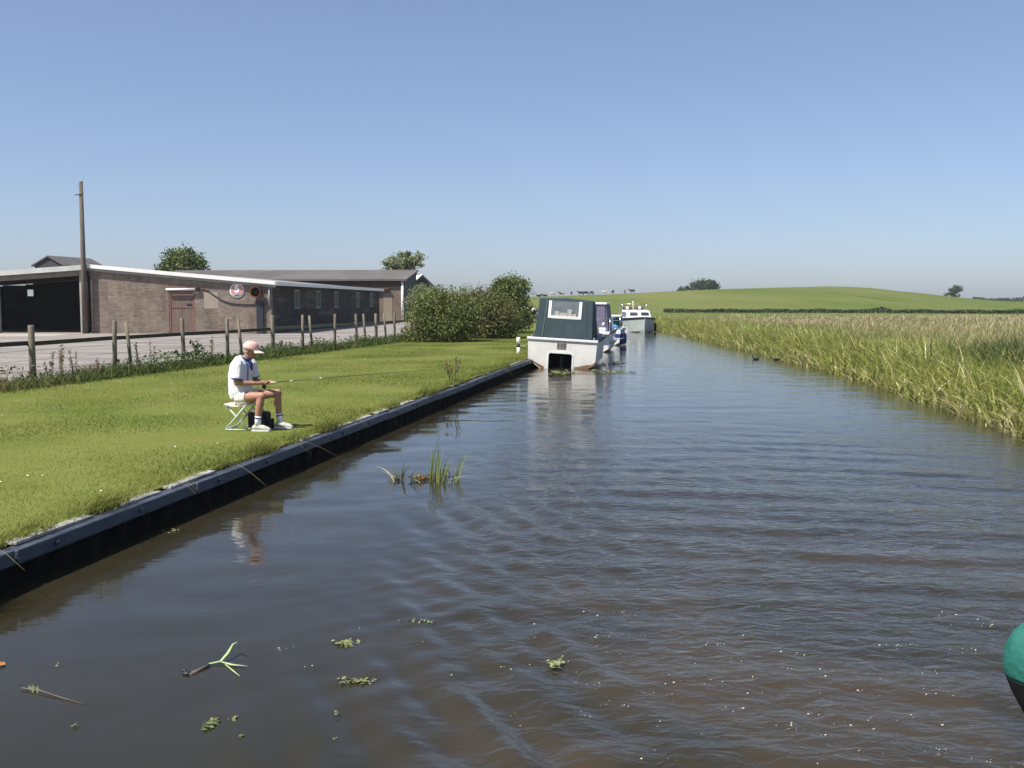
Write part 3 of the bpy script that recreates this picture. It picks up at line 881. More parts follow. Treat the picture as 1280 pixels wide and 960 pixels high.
# telegraph pole before the open bay
m_pole = material('creosoted_pole', (0.105, 0.082, 0.065), 0.85, 0.15, var=(0.16, 0.135, 0.11), scale=4, stretch=(3, 3, 0.4))
pl = thing('telegraph_pole', 'tall thin brown wooden pole standing before the open barn bay', 'pole', (-27.22, 63.56, GZ))
MB().tube([(0, 0, -0.3), (0.03, 0, 4.5), (0.05, 0, 9.55)], [0.17, 0.15, 0.115], 14).build('pole_shaft', m_pole, pl)
MB().bar((-0.30, -0.12, 8.72), (0.24, -0.12, 8.76), 0.05, 0.05).build('cross_bar', m_dark, pl)
MB().ball((0.05, 0, 9.56), (0.13, 0.13, 0.07), 10, 6).build('pole_cap', m_grey, pl)

# second barn, mono-pitch, behind
b2 = thing('grey_roofed_barn', 'tan block barn with a wide grey sheet roof and white downpipe', 'barn', (-10.7, 100, GZ), (0, 0, -0.07))
m_tan = brick_material('tan_block', 'X', (0.235, 0.19, 0.145), (0.21, 0.17, 0.13), (0.25, 0.21, 0.17), bw=0.9, bh=0.45, stain=(0.17, 0.135, 0.105))
m_brown = material('brown_board', (0.105, 0.075, 0.055), 0.9, 0.1, var=(0.075, 0.055, 0.042), scale=1.2)
m_sheet2 = material('grey_cladding', (0.062, 0.062, 0.066), 0.7, 0.3, var=(0.042, 0.042, 0.046), scale=1, stretch=(3, 3, 0.3))
m_roof2 = material('brown_grey_roof', (0.165, 0.152, 0.145), 0.9, 0.1, var=(0.12, 0.108, 0.102), scale=0.35, detail=9, stretch=(1, 0.4, 1))
MB().box(-26, -0.02, 0, 0.25, -0.2, 3.55).build('wall', m_tan, b2)
MB().box(-26, -0.02, 0.04, 0.25, 3.55, 4.26).build('upper_boarding', m_brown, b2)
gw = MB(); gw.add([(x, y, z) for x in (-0.015, -0.25) for y, z in ((0.005, -0.2), (7, -0.2), (7, 5.32), (0.005, 4.25))], [(0, 1, 2, 3), (7, 6, 5, 4), (0, 4, 5, 1), (1, 5, 6, 2), (2, 6, 7, 3), (3, 7, 4, 0)])
gw.build('gable_wall', m_sheet2, b2)
MB().box(-26, -0.26, 6.8, 7.0, -0.2, 5.3).box(-26.2, -26, 0, 7, -0.2, 4.2).build('rear_wall', m_brown, b2)
r2 = MB(); V = []
for k in range(0, 181):                              # corrugated sheet
    x = -26.4 + 26.6 * k / 180
    dz_ = 0.045 * (k % 2)
    V += [(x, -0.45, 4.24 + dz_), (x, 7.15, 5.43 + dz_)]
r2.add(V, [(2 * i, 2 * i + 2, 2 * i + 3, 2 * i + 1) for i in range(180)])
r2.box(-26.4, 0.2, -0.452, -0.40, 4.12, 4.235)
r2.bar((0.19, -0.45, 4.18), (0.19, 7.15, 5.37), 0.03, 0.14)
r2.bar((-26.4, 7.12, 5.33), (0.2, 7.12, 5.33), 0.06, 0.16)
r2.build('roof', m_roof2, b2)
MB().box(-11.5, -1.6, -0.42, -0.003, 3.28, 3.40).build('canopy_ledge', m_woodf, b2)
MB().tube([(-0.25, -0.09, -0.1), (-0.25, -0.09, 4.12)], 0.13, 12).build('downpipe', m_wht, b2)
MB().box(-2.2, -1.3, -0.03, -0.003, -0.1, 2.9).build('door', material('tan_door', (0.30, 0.25, 0.19), 0.8, 0.2, var=(0.24, 0.20, 0.15), scale=4, stretch=(3, 3, 0.4)), b2)
MB().box(0.0, 0.03, 2.4, 3.3, 3.2, 3.95).build('vent_panel', m_dark, b2)

# farther sheds
def shed(name, label, loc, rot, w, d, he, hr, mw, mr, lab_roof=None):
    t = thing(name, label, 'shed', loc, rot)
    wl_ = MB().prism([(-w / 2, -0.4), (w / 2, -0.4), (w / 2, he), (0, hr), (-w / 2, he)], 0, d); wl_.build('wall', mw, t)
    r_ = MB()
    for s in (-1, 1):
        r_.add([(0, -0.2, hr + .02), (s * (w / 2 + .3), -0.2, he - .3 * (hr - he) / (w / 2) + .02), (s * (w / 2 + .3), d + .2, he - .3 * (hr - he) / (w / 2) + .02), (0, d + .2, hr + .02),
                (0, -0.2, hr + .16), (s * (w / 2 + .3), -0.2, he - .3 * (hr - he) / (w / 2) + .16), (s * (w / 2 + .3), d + .2, he - .3 * (hr - he) / (w / 2) + .16), (0, d + .2, hr + .16)], BF)
    r_.build('roof', mr, t)
    return t
shed('white_roofed_shed', 'small shed with a pale white roof between the barn and the bushes', (-11.55, 128, GZ), (0, 0, R(38)), 4.6, 5, 3.6, 5.4, m_sheet2, m_wht)
shed('grey_gabled_shed', 'grey gabled shed roof peeping over the left barn roof', (-49.0, 106, GZ), (0, 0, R(-12)), 3.4, 7, 5.9, 6.75, m_sheet2, material('dark_slate', (0.10, 0.095, 0.095), 0.8, 0.2, var=(0.14, 0.13, 0.125), scale=1))
shed('long_brown_shed', 'long low brown roof at the far left behind the barn', (-56, 96, GZ), (0, 0, R(84)), 8, 16, 4.2, 5.55, m_brown, material('brown_roof', (0.13, 0.105, 0.09), 0.9, 0.1, var=(0.10, 0.08, 0.07), scale=1))

# ------------------------------------------------------------------ the wooden fence
m_post = material('weathered_post', (0.24, 0.215, 0.165), 0.9, 0.1, var=(0.14, 0.125, 0.095), scale=5, detail=8, stretch=(3, 3, 0.35), bump=0.4)
m_rail = material('dark_rail', (0.055, 0.047, 0.04), 0.85, 0.15, var=(0.09, 0.075, 0.06), scale=5)
m_wire = material('galvanised_wire', (0.30, 0.29, 0.28), 0.5, 0.4, metallic=0.3)
fence = thing('post_and_rail_fence', 'weathered wooden post fence with one dark rail and wire netting beside the yard', 'fence', (-10, 30, GZ))
def floc(y, dx=0.0): return Vector((float(xfence(y)) + dx + 10, y - 30, 0))
main = [15.2, 18.0, 21.0, 24.0, 27.3, 30.9, 33.7, 37.2, 39.9, 43.3, 46.0, 48.7, 51.5, 54.5, 57.5]
for i, y in enumerate(main):
    b = floc(y, 0.02); hgt = 1.46 + rg.uniform(-.04, .05)
    w = 0.145 if i % 4 == 3 else 0.115
    tip = b + Vector((rg.uniform(-.04, .04), rg.uniform(-.04, .04), hgt))
    MB().tube([b - Vector((0, 0, .3)), b + (tip - b) * 0.5, tip - Vector((0, 0, 0.02)), tip], [w * .56, w * .54, w * .5, w * .40], 9).build('fence_post', m_post, fence)
for y in (27.95, 34.55, 40.65, 46.95, 49.9):
    b = floc(y, 0.12); tip = floc(y - 0.10, 0.05) + Vector((0, 0, 1.44))
    MB().tube([b - Vector((0, 0, .3)), b + (tip - b) * .5, tip], [0.055, 0.052, 0.048], 8).build('bracing_post', m_post, fence)
for a, b in zip(main[:-1], main[1:]):
    m_ = m_rail if b < 38 else m_post
    z = 0.99
    MB().bar(floc(a, -0.075) + Vector((0, 0, z + rg.uniform(-.012, .012))), floc(b, -0.075) + Vector((0, 0, z + rg.uniform(-.012, .012))), 0.05, 0.105).build('rail', m_, fence)
V = []; F = []
def ribbon(a, b, w):
    o = len(V); up = Vector((0, 0, w / 2)) if abs((b - a).z) < 0.02 else (b - a).cross(Vector((1, 0, 0))).normalized() * (w / 2)
    V.extend([a - up, b - up, b + up, a + up]); F.append((o, o + 1, o + 2, o + 3))
for z in (0.08, 0.32, 0.58, 0.82):
    for a, b in zip(main[:-1], main[1:]):
        ribbon(floc(a, -0.06) + Vector((0, 0, z)), floc(b, -0.06) + Vector((0, 0, z)), 0.008)
yw = 15.4
while yw < 40:
    for s in (-1, 1):
        ribbon(floc(yw, -0.055) + Vector((0, 0, 0.05 if s > 0 else 0.93)), floc(yw + 0.55, -0.055) + Vector((0, 0, 0.93 if s > 0 else 0.05)), 0.004)
    yw += 0.11
np_mesh('wire_netting', [tuple(v) for v in V], F, m_wire, fence)

# ------------------------------------------------------------------ trees, bushes, hedges
m_bark = material('bark', (0.085, 0.07, 0.055), 0.95, 0.1, var=(0.05, 0.042, 0.034), scale=8, stretch=(3, 3, 0.4), bump=0.5)
m_leaf = leaf_material('tree_leaf', (0.055, 0.085, 0.018), (0.125, 0.165, 0.036), (0.19, 0.215, 0.065), trans=0.3)
m_leaf_pale = leaf_material('pale_leaf', (0.11, 0.14, 0.055), (0.22, 0.25, 0.11), (0.30, 0.32, 0.16), trans=0.35)
m_bush = leaf_material('hawthorn_leaf', (0.050, 0.078, 0.017), (0.135, 0.16, 0.038), (0.24, 0.23, 0.08), trans=0.25)
m_bush_red = leaf_material('rusty_leaf', (0.058, 0.080, 0.020), (0.145, 0.158, 0.042), (0.25, 0.205, 0.085), trans=0.25)
m_leaf_far = leaf_material('far_leaf', (0.042, 0.068, 0.030), (0.070, 0.100, 0.042), (0.10, 0.13, 0.058), trans=0.2)

def limbs(mb, base, top, r, spread, nb, seed):
    rr = random.Random(seed)
    mb.tube([base, base.lerp(top, .5) + Vector((rr.uniform(-.08, .08), rr.uniform(-.08, .08), 0)) * (top - base).length * .3, top], [r, r * .72, r * .45], 9)
    for k in range(nb):
        t = rr.uniform(.35, .95); p = base.lerp(top, t)
        a = 2 * math.pi * (k / nb) + rr.uniform(-.4, .4)
        e = p + Vector((math.cos(a) * spread, math.sin(a) * spread, spread * rr.uniform(.5, 1.2)))
        mid = p.lerp(e, .5) + Vector((0, 0, spread * .12))
        mb.tube([p, mid, e], [r * .42, r * .28, r * .10], 6)
def tree(name, label, loc, th, blobs, n, size, mat, seed, cat='tree', r=0.2, nb=8, spread=1.6, group=None):
    t = thing(name, label, cat, loc, group=group)
    mb = MB(); limbs(mb, Vector((0, 0, -0.3)), Vector((0, 0, th)), r, spread, nb, seed)
    mb.build('trunk', m_bark, t)
    V, F, T = crown(blobs, n, size, seed=seed)
    V[:, 2] = np.maximum(V[:, 2], 0.02)
    np_mesh('crown', V, F, mat, t, tint=T)
    return t
tree('leafy_tree', 'round dense green tree rising behind the brick barn roof', (-37.8, 115, GZ), 5.0,
     [(0, 0, 5.9, 2.5, 2.3, 2.2), (-1.2, 0, 5.4, 1.5, 1.5, 1.5), (1.2, .3, 5.5, 1.5, 1.5, 1.6), (0.3, 0, 6.8, 1.5, 1.4, 1.3)], 9000, 0.34, m_leaf, 1)
tree('pale_tree', 'loose pale green tree rising behind the grey barn roof', (-13.4, 124, GZ), 5.0,
     [(-0.6, 0, 6.6, 1.7, 1.5, 1.2), (1.4, 0, 6.9, 1.3, 1.2, 1.0), (0.5, 0, 7.4, 1.3, 1.2, .8), (-1.7, 0, 6.3, .9, .9, .7), (0, 0, 5.6, 1.6, 1.4, 1.0)], 3600, 0.36, m_leaf_pale, 2)
tree('hawthorn_bush', 'broad dark green hawthorn bush at the front of the bushes on the lawn', (-3.5, 50.6, GZ), 1.5,
     [(0, 0, 1.15, 1.75, 1.3, 1.35), (-1.15, -.1, .9, .9, .9, 1.0), (.9, 0, 1.25, 1.0, 1.0, 1.3), (.2, -.35, .75, 1.5, .9, .8), (-.3, .3, 1.7, 1.0, .9, .9)], 17000, 0.125, m_bush, 3, 'bush', 0.07, 10, 0.9, 'bushes beyond the fence')
tree('hawthorn_bush', 'rusty green bush standing second, behind the broad dark hawthorn', (-1.35, 55.5, GZ), 1.6,
     [(0, 0, 1.2, 1.5, 1.4, 1.5), (.9, 0, 1.1, 1.0, 1.2, 1.25), (-.7, 0, 1.5, 1.2, 1.1, 1.35), (0.2, -.3, .7, 1.5, 1.0, .75)], 15000, 0.13, m_bush_red, 4, 'bush', 0.07, 9, 1.0, 'bushes beyond the fence')
tree('hawthorn_bush', 'tall bright topped bush, farthest and highest of those on the lawn', (-0.1, 65, GZ), 2.1,
     [(0, 0, 1.7, 1.25, 1.2, 1.75), (.25, 0, 2.8, 1.05, 1.0, .95), (-.6, 0, 2.4, .9, .9, 1.1), (.5, -.2, .9, .9, 1.0, .9)], 13000, 0.15, m_leaf, 5, 'bush', 0.08, 9, 1.0, 'bushes beyond the fence')
tree('elder_bush', 'loose pale bush showing over the broad dark hawthorn, before the white roofed shed', (-5.2, 64, GZ), 1.9,
     [(0, 0, 1.9, 1.5, 1.1, 1.1), (1.3, 0, 1.6, 1.2, 1.0, 1.3), (2.4, 0, 1.7, 1.1, 1.0, 1.3), (-.4, 0, 2.6, .8, .7, .6)], 7000, 0.15, m_leaf_pale, 6, 'bush', 0.06, 9, 1.0, 'bushes beyond the fence')
def at_land(x, y, dz=0): return (x, y, float(land(x, y)) + dz)
tree('hill_tree', 'low spreading dark copse tree on the crest of the green hill', at_land(67.5, 352, -0.3), 1.6,
     [(0, 0, 2.0, 4.6, 3, 1.9), (2, 0, 2.6, 2.6, 2, 1.2), (-3.8, 0, 1.2, 2.4, 2, 1.1), (-7.5, 0, .7, 2.6, 2, .8), (3.8, 0, 1.6, 2, 2, 1.2)], 5000, 0.6, m_leaf_far, 7, r=0.25, spread=2)
tree('hill_tree', 'small dark flat topped tree standing alone at the right of the hill', at_land(186, 420, -0.2), 3.2,
     [(0, 0, 4.4, 2.6, 2.2, 1.6), (1.0, 0, 5.0, 2.0, 1.8, 1.2), (-2.0, 0, 2.0, 2.2, 1.8, 1.5), (.6, 0, 2.4, 1.6, 1.6, 1.6), (-4.2, 0, 1.0, 1.8, 1.5, .9)], 4200, 0.55, m_leaf_far, 8, r=0.3, spread=1.8)
def hedge(name, label, p0, p1, n, h0, h1, w, size, mat, seed, bumps=()):
    rg2 = np.random.default_rng(seed)
    t = thing(name, label, 'hedge', at_land(*p0))
    o3 = np.array(at_land(*p0))
    f = rg2.random(n)
    top = h0 + (h1 - h0) * (0.5 + 0.25 * np.sin(f * 61) + 0.15 * np.sin(f * 173 + 1) + 0.1 * np.sin(f * 411))
    for bf, bw, bh in bumps:
        top = top + bh * np.exp(-((f - bf) / bw) ** 2)
    x = p0[0] + (p1[0] - p0[0]) * f; y = p0[1] + (p1[1] - p0[1]) * f + rg2.normal(0, w * .5, n)
    C = np.stack([x, y, land(x, y) + top * rg2.random(n) ** 0.7], 1) - o3
    tt = np.clip(0.45 + 0.2 * np.sin(f * 97) + 0.2 * np.sin(f * 231 + 2) + rg2.normal(0, .2, n), 0, 1)
    V, F, T = leaves(C, size * rg2.uniform(.6, 1.4, n), tt, nrm=np.array([0, -.3, .6]), aspect=.8)
    np_mesh('hedge_leaves', V, F, mat, t, tint=T)
hedge('field_hedge', 'long dark clipped hedge along the foot of the green hill', (24, 158), (96, 150), 14000, 0.45, 0.68, 0.5, 0.22, m_leaf_far, 21, bumps=((0.46, 0.012, 0.45), (0.85, 0.12, 0.22)))
hedge('far_hedge', 'dark hedge with taller trees on the skyline at the far right', (196, 425), (300, 430), 7000, 1.5, 2.2, 1.2, 0.6, m_leaf_far, 22, bumps=((0.30, 0.09, 2.4), (0.62, 0.16, 2.2), (0.45, 0.05, 1.0)))

# ------------------------------------------------------------------ boats
m_hullw = material('old_white_gelcoat', (0.74, 0.72, 0.67), 0.5, 0.4, var=(0.58, 0.55, 0.49), scale=2.2, detail=9, thr=(0.4, 0.75))
m_clean = material('clean_white_gelcoat', (0.80, 0.80, 0.78), 0.3, 0.5, var=(0.72, 0.72, 0.70), scale=2)
m_foul = material('brown_waterline_scum', (0.17, 0.105, 0.055), 0.8, 0.2, var=(0.26, 0.18, 0.10), scale=6, detail=8)
m_canvas = material('dark_green_canvas', (0.030, 0.052, 0.060), 0.75, 0.2, var=(0.045, 0.07, 0.08), scale=1.6, detail=6, bump=0.7, bump_scale=3.2, stretch=(1, 1, .5))
m_canvas.node_tree.nodes['Bump'].inputs['Distance'].default_value = 0.05
m_canvas_edge = material('canvas_seam', (0.085, 0.11, 0.12), 0.7, 0.2)
m_deck = material('dark_blue_deck', (0.045, 0.06, 0.085), 0.5, 0.4, var=(0.07, 0.085, 0.11), scale=3)
m_void = material('black_well', (0.006, 0.006, 0.006), 0.9, 0.1)
m_glass = material('dark_window', (0.025, 0.03, 0.045), 0.1, 0.6)
m_purple = material('purple_navy_canvas', (0.13, 0.115, 0.18), 0.7, 0.2, var=(0.20, 0.185, 0.26), scale=3)
m_blue = material('blue_vinyl', (0.02, 0.05, 0.20), 0.45, 0.4)
m_turq = material('turquoise_sheet', (0.08, 0.36, 0.50), 0.6, 0.3)
m_hullgrey = material('grey_green_hull', (0.42, 0.46, 0.44), 0.5, 0.4, var=(0.34, 0.375, 0.355), scale=2)
m_steel = material('polished_steel', (0.6, 0.6, 0.6), 0.25, 0.5, metallic=0.9)
m_brownseat = material('brown_seat', (0.16, 0.07, 0.045), 0.6, 0.3)
m_plate = material('worn_plate', (0.19, 0.175, 0.165), 0.7, 0.2, var=(0.26, 0.24, 0.23), scale=20)
m_rubber_dark = material('dark_rub_rail', (0.02, 0.018, 0.022), 0.6, 0.3)
m_linen = material('cabin_linen', (0.45, 0.42, 0.38), 0.9, 0.1)

def hull_sections(L, W, fs, fb, chine, n=14, wchine=0.92, flare=0.0, tuck=0.62, rise=0.55):
    secs = []
    for k in range(n + 1):
        t = k / n
        w = W / 2 * (1 - max(0.0, (t - .42) / .58) ** 2.3)
        w = max(w, 0.025)
        gz = fs + (fb - fs) * t ** 1.6
        cz = chine + (gz - chine) * max(0, (t - .55) / .45) ** 2 * rise
        kz = -0.35 + (gz * 0.8 + 0.35) * max(0, (t - .86) / .14) ** 2
        cw = w * (wchine - flare * max(0, (t - .3) / .7))
        y = L * t
        secs.append([(-w, y, gz), (-cw, y, cz), (-cw * tuck, y, min(cz - .02, -0.04)), (0, y, kz - .0), (cw * tuck, y, min(cz - .02, -0.04)), (cw, y, cz), (w, y, gz)])
    return secs
def hull_mesh(secs, transom=True):
    mb = MB(); vs = [v for s in secs for v in s]; m = len(secs[0]); fs = []; 
    for i in range(len(secs) - 1):
        for k in range(m - 1):
            fs.append((i * m + k, i * m + k + 1, (i + 1) * m + k + 1, (i + 1) * m + k))
    if transom: fs.append(tuple(range(m)))
    fs.append(tuple((len(secs) - 1) * m + k for k in range(m)))
    mb.add(vs, fs, 0, False)
    return mb
def deck_mesh(secs, i0, i1, dz=0.0):
    mb = MB(); vs = []; fs = []
    for i in range(i0, i1 + 1):
        a, b = secs[i][0], secs[i][-1]
        vs += [(a[0] * .985, a[1], a[2] + dz), ((a[0] + b[0]) / 2, a[1], a[2] + dz + 0.03), (b[0] * .985, b[1], b[2] + dz)]
    for i in range(i1 - i0):
        for k in (0, 1): fs.append((3 * i + k, 3 * i + k + 1, 3 * i + k + 4, 3 * i + k + 3))
    return mb.add(vs, fs)
def rub(secs, r, mat, parent, name='rub_rail', dz=0.0):
    mb = MB()
    for s in (0, -1):
        mb.tube([(q[s][0], q[s][1], q[s][2] + dz) for q in secs], r, 8)
    return mb.build(name, mat, parent)

# moored cruiser whose square stern faces the camera
bt = thing('canal_cruiser', 'shabby white cruiser moored stern on, with a dark green canvas canopy', 'boat', (1.72, 35.0, WZ - .01), (0, R(3.2), -0.172))
W1 = 2.46
secs = hull_sections(6.6, W1, 1.06, 1.2, 0.30, wchine=0.97)
hull_mesh(secs, False).build('hull', m_hullw, bt)
tr = MB(); x0, x1, zt = -0.46, 0.37, 0.54            # transom with the outboard well cut out of it
g_, c_, b_ = W1 / 2, W1 / 2 * .97, W1 / 2 * .97 * .62
def flat(poly, y=0.0, th=0.04, mi=0): tr.prism(poly, y, y + th, mi)
flat([(-g_, 1.06), (-c_, .30), (-b_, -.04), (-.3, -.2), (x0, -.2), (x0, zt), (x0, 1.06)])
flat([(g_, 1.06), (x1, 1.06), (x1, zt), (x1, -.2), (.3, -.2), (b_, -.04), (c_, .30)])
flat([(x0, zt), (x1, zt), (x1, 1.06), (x0, 1.06)])
tr.build('transom', m_hullw, bt)
sc_ = MB()                                           # scum line low on the transom, one patch each side
sc_.prism([(-c_ + .02, .31), (-b_ + .05, -.05), (-.62, -.05), (-.60, .05), (-.85, .16)], -0.006, -0.001)
sc_.build('scum_line', m_foul, bt); sc_ = MB()
sc_.prism([(c_ - .01, .26), (1.05, .21), (.85, .19), (.62, .12), (.46, .10), (.45, -.05), (b_, -.05), (c_ - .01, .2)], -0.006, -0.001)
sc_.build('scum_line', m_foul, bt)
ou = MB().prism([(x0 - .05, -.1), (x0 - .05, zt), (x0 + .04, zt + .07), (x1 - .04, zt + .07), (x1 + .05, zt), (x1 + .05, -.1), (x1, -.1), (x1, zt - .05), (x1 - .05, zt), (x0 + .05, zt), (x0, zt - .05), (x0, -.1)], -0.012, 0.0)
ou.build('well_border', m_clean, bt)
wl = MB(); a_, b2_ = x0 + .001, x1 - .001
wl.add([(a_, .041, -.2), (b2_, .041, -.2), (b2_, .041, zt), (a_, .041, zt), (a_, .75, -.2), (b2_, .75, -.2), (b2_, .75, zt), (a_, .75, zt)], [(0, 4, 7, 3), (1, 2, 6, 5), (2, 3, 7, 6), (4, 5, 6, 7)])
wl.build('outboard_well', m_void, bt)
og = MB().tube([(-.03, .3, .45), (-.03, .3, -.1)], 0.06, 8)
og.build('outboard_leg', m_dark, bt)
MB().box(-g_ - .03, g_ + .03, -0.05, 0.06, 0.985, 1.075).build('stern_cap', m_clean, bt, bevel=0.015)
rub(secs, 0.045, m_rubber_dark, bt, dz=-0.03)
deck_mesh(secs, 0, 14, 0.012).build('deck', m_deck, bt)
plate = MB().box(-0.19, 0.14, -0.014, -0.002, 0.70, 0.945).build('number_plate', m_plate, bt)
lettering('115', 0.21, m_ink, plate, (-0.025, -0.018, 0.815), (R(90), 0, 0), bold=0.004, name='numerals')
# canopy: a canvas tent raked forward, with a clear window framed in white
cbx, ctx_, cby, cty = 1.02, 0.95, 0.10, 0.42
cz0, cz1 = 1.075, 2.44
cv = MB()
wx0, wx1, wz0, wz1 = -0.52, 0.50, 1.83, 2.38
def rear(x, z): 
    t = (z - cz0) / (cz1 - cz0)
    return (x, cby + (cty - cby) * t, z)
def edge(s, z):
    t = (z - cz0) / (cz1 - cz0); return s * (cbx + (ctx_ - cbx) * t)
P_ = [rear(edge(-1, cz0), cz0), rear(wx0, cz0), rear(wx1, cz0), rear(edge(1, cz0), cz0),
      rear(edge(-1, wz0), wz0), rear(wx0, wz0), rear(wx1, wz0), rear(edge(1, wz0), wz0),
      rear(edge(-1, wz1), wz1), rear(wx0, wz1), rear(wx1, wz1), rear(edge(1, wz1), wz1),
      rear(edge(-1, cz1), cz1), rear(wx0, cz1), rear(wx1, cz1), rear(edge(1, cz1), cz1)]
fs = [(0, 1, 5, 4), (1, 2, 6, 5), (2, 3, 7, 6), (4, 5, 9, 8), (6, 7, 11, 10), (8, 9, 13, 12), (9, 10, 14, 13), (10, 11, 15, 14)]
o_ = len(P_)
P_ += [(-1.0, 2.7, cz0), (1.0, 2.7, cz0), (-.86, 2.35, cz1 - .05), (.86, 2.35, cz1 - .05), (0, .5, cz1 + .07), (0, 2.3, cz1 + .03)]
fs += [(0, 4, 8, 12, o_ + 2, o_), (3, o_ + 1, o_ + 3, 15, 11, 7), (12, 13, o_ + 4), (13, 14, o_ + 4), (14, 15, o_ + 4), (12, o_ + 4, o_ + 5, o_ + 2), (15, o_ + 3, o_ + 5, o_ + 4), (o_, o_ + 2, o_ + 5, o_ + 3, o_ + 1)]
cv.add(P_, fs)
canopy = cv.build('canopy', m_canvas, bt)
so = canopy.modifiers.new('thick', 'SOLIDIFY'); so.thickness = 0.012
fr = MB(); 
def rb(a, b, w, th=0.02, d=-0.012): 
    pa = Vector(rear(*a)) + Vector((0, d, 0)); pb = Vector(rear(*b)) + Vector((0, d, 0)); fr.bar(pa, pb, w, th) if abs(a[0] - b[0]) < .05 else fr.bar(pa, pb, th, w)
rb((wx0 - .03, wz0 - .06), (wx0 - .03, wz1), .10); rb((wx1 + .03, wz0 - .06), (wx1 + .03, wz1), .10); rb((wx0 + .02, wz0 - .02), (wx1 - .02, wz0 - .02), .10)
fr.build('window_frame', m_clean, canopy)
m_clear = material('cloudy_vinyl', (0.10, 0.12, 0.135), 0.3, 0.5, var=(0.15, 0.165, 0.175), scale=3)
MB().add([rear(wx0, wz0), rear(wx1, wz0), rear(wx1, wz1), rear(wx0, wz1)], [(0, 1, 2, 3)]).build('window_pane', m_clear, canopy)
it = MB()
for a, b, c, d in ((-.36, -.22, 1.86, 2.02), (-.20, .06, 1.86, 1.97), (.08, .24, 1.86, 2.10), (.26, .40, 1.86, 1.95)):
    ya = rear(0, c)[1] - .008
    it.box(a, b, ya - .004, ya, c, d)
it.build('window_items', m_linen, canopy)  # pale items seen through the window, as flat boxes just before the pane
sm_ = MB(); sm_.bar(Vector(rear(-.74, 1.10)) + Vector((0, -.016, 0)), Vector(rear(-.66, 2.40)) + Vector((0, -.016, 0)), .03, .01)
sm_.build('canopy_seam', m_canvas_edge, canopy)
sm_ = MB(); sm_.bar(Vector(rear(.80, 1.10)) + Vector((0, -.016, 0)), Vector(rear(.72, 2.40)) + Vector((0, -.016, 0)), .014, .01)
sm_.build('canopy_seam', m_canvas_edge, canopy)
sm_ = MB(); sm_.bar(Vector(rear(-1.0, 1.12)) + Vector((0, -.014, 0)), Vector(rear(1.0, 1.12)) + Vector((0, -.014, 0)), .012, .05)
sm_.build('canopy_hem', m_deck, canopy)
for x_ in (-1.1, 1.1): MB().tube([(x_, .02, 1.08), (x_, .02, 1.14), (x_, .16, 1.14), (x_, .16, 1.08)], .014, 6).build('mooring_cleat', m_steel, bt)
cb_ = MB(); cb_.prism([(-.92, 1.1), (.92, 1.1), (.78, 1.72), (-.78, 1.72)], 2.5, 4.6); cb_.build('cabin', m_hullw, bt, bevel=0.05)
for y in (2.8, 3.6): MB().add([(.905, y, 1.25), (.905, y + .6, 1.25), (.815, y + .6, 1.58), (.815, y, 1.58)], [(0, 1, 2, 3)]).build('cabin_window', m_glass, bt)

def fender(loc, label, r, h, mat, tilt=0.0):
    t = thing('boat_fender', label, 'fender', loc, (0, tilt, 0), group='fenders hung along the boats')
    MB().lathe([(0.01, -h / 2 - r * .5), (r * .6, -h / 2 - r * .3), (r, -h / 2 + r * .3), (r, h / 2 - r * .3), (r * .6, h / 2 + r * .3), (0.015, h / 2 + r * .6)], 14).build('fender_body', mat, t)
    MB().tube([(0, 0, h / 2 + r * .5), (0.0, 0, h / 2 + 0.45)], 0.012, 6).build('fender_rope', m_linen, t)
    return t

# the purple canopied cruiser moored ahead of it
p3 = thing('canal_cruiser', 'white cruiser with a purple navy canopy moored just beyond the green canopied one', 'boat', (3.62, 46.8, WZ), (0, R(1), -0.20))
s3 = hull_sections(6.0, 1.95, 0.95, 1.15, 0.15)
hull_mesh(s3).build('hull', m_clean, p3); deck_mesh(s3, 0, 14, .01).build('deck', m_clean, p3); rub(s3, .04, m_rubber_dark, p3, dz=-.05)
c3 = MB().prism([(-.85, .97), (.85, .97), (.80, 1.7), (.72, 2.22), (-.72, 2.22), (-.80, 1.7)], 0.35, 2.1)
c3o = c3.build('canopy', m_purple, p3, bevel=.04)
MB().box(-.76, .76, .30, 2.14, 2.225, 2.33).build('canopy_top', m_clean, c3o, bevel=.03)
for x in (-.78, -.25, .25, .74): MB().bar((x, .335, 1.0), (x * .9, .335, 2.2), .04, .014).build('canopy_zip', m_canvas_edge, c3o)
for x, z in ((.12, 1.95), (.62, 1.32), (-.35, 1.5)): MB().lathe([(.075, 0), (.075, .012)], 12, M=Matrix.Translation((x, .34, z)) @ Matrix.Rotation(R(90), 4, 'X')).build('canopy_patch', m_clean, c3o)
MB().tube([(-.9, .02, 1.55), (.95, .02, 1.58), (.97, 2.0, 1.60)], .022, 8).tube([(.95, .02, .95), (.95, .02, 1.58)], .02, 8).tube([(-.9, .02, .95), (-.9, .02, 1.55)], .02, 8).build('stern_rail', m_steel, p3)
MB().box(.25, .98, -.28, .02, .82, .98).box(.42, .80, -.22, -.02, .99, 1.16).build('swim_step', m_clean, p3, bevel=.04)
ob = MB().box(-.16, .16, -.40, -.05, .78, 1.2).box(-.05, .05, -.32, -.12, -.3, .78); ob.build('outboard_motor', m_dark, p3, bevel=.04)
MB().prism([(-.75, 1.0), (.75, 1.0), (.62, 1.6), (-.62, 1.6)], 2.15, 4.4).build('cabin', m_clean, p3, bevel=.06)
fender((4.70, 46.9, .62), 'fat white fender low on the purple canopied cruiser', .15, .30, m_clean, R(80))
fender((4.72, 48.0, .42), 'dark slim fender on the side of the purple canopied cruiser', .10, .45, m_dark)

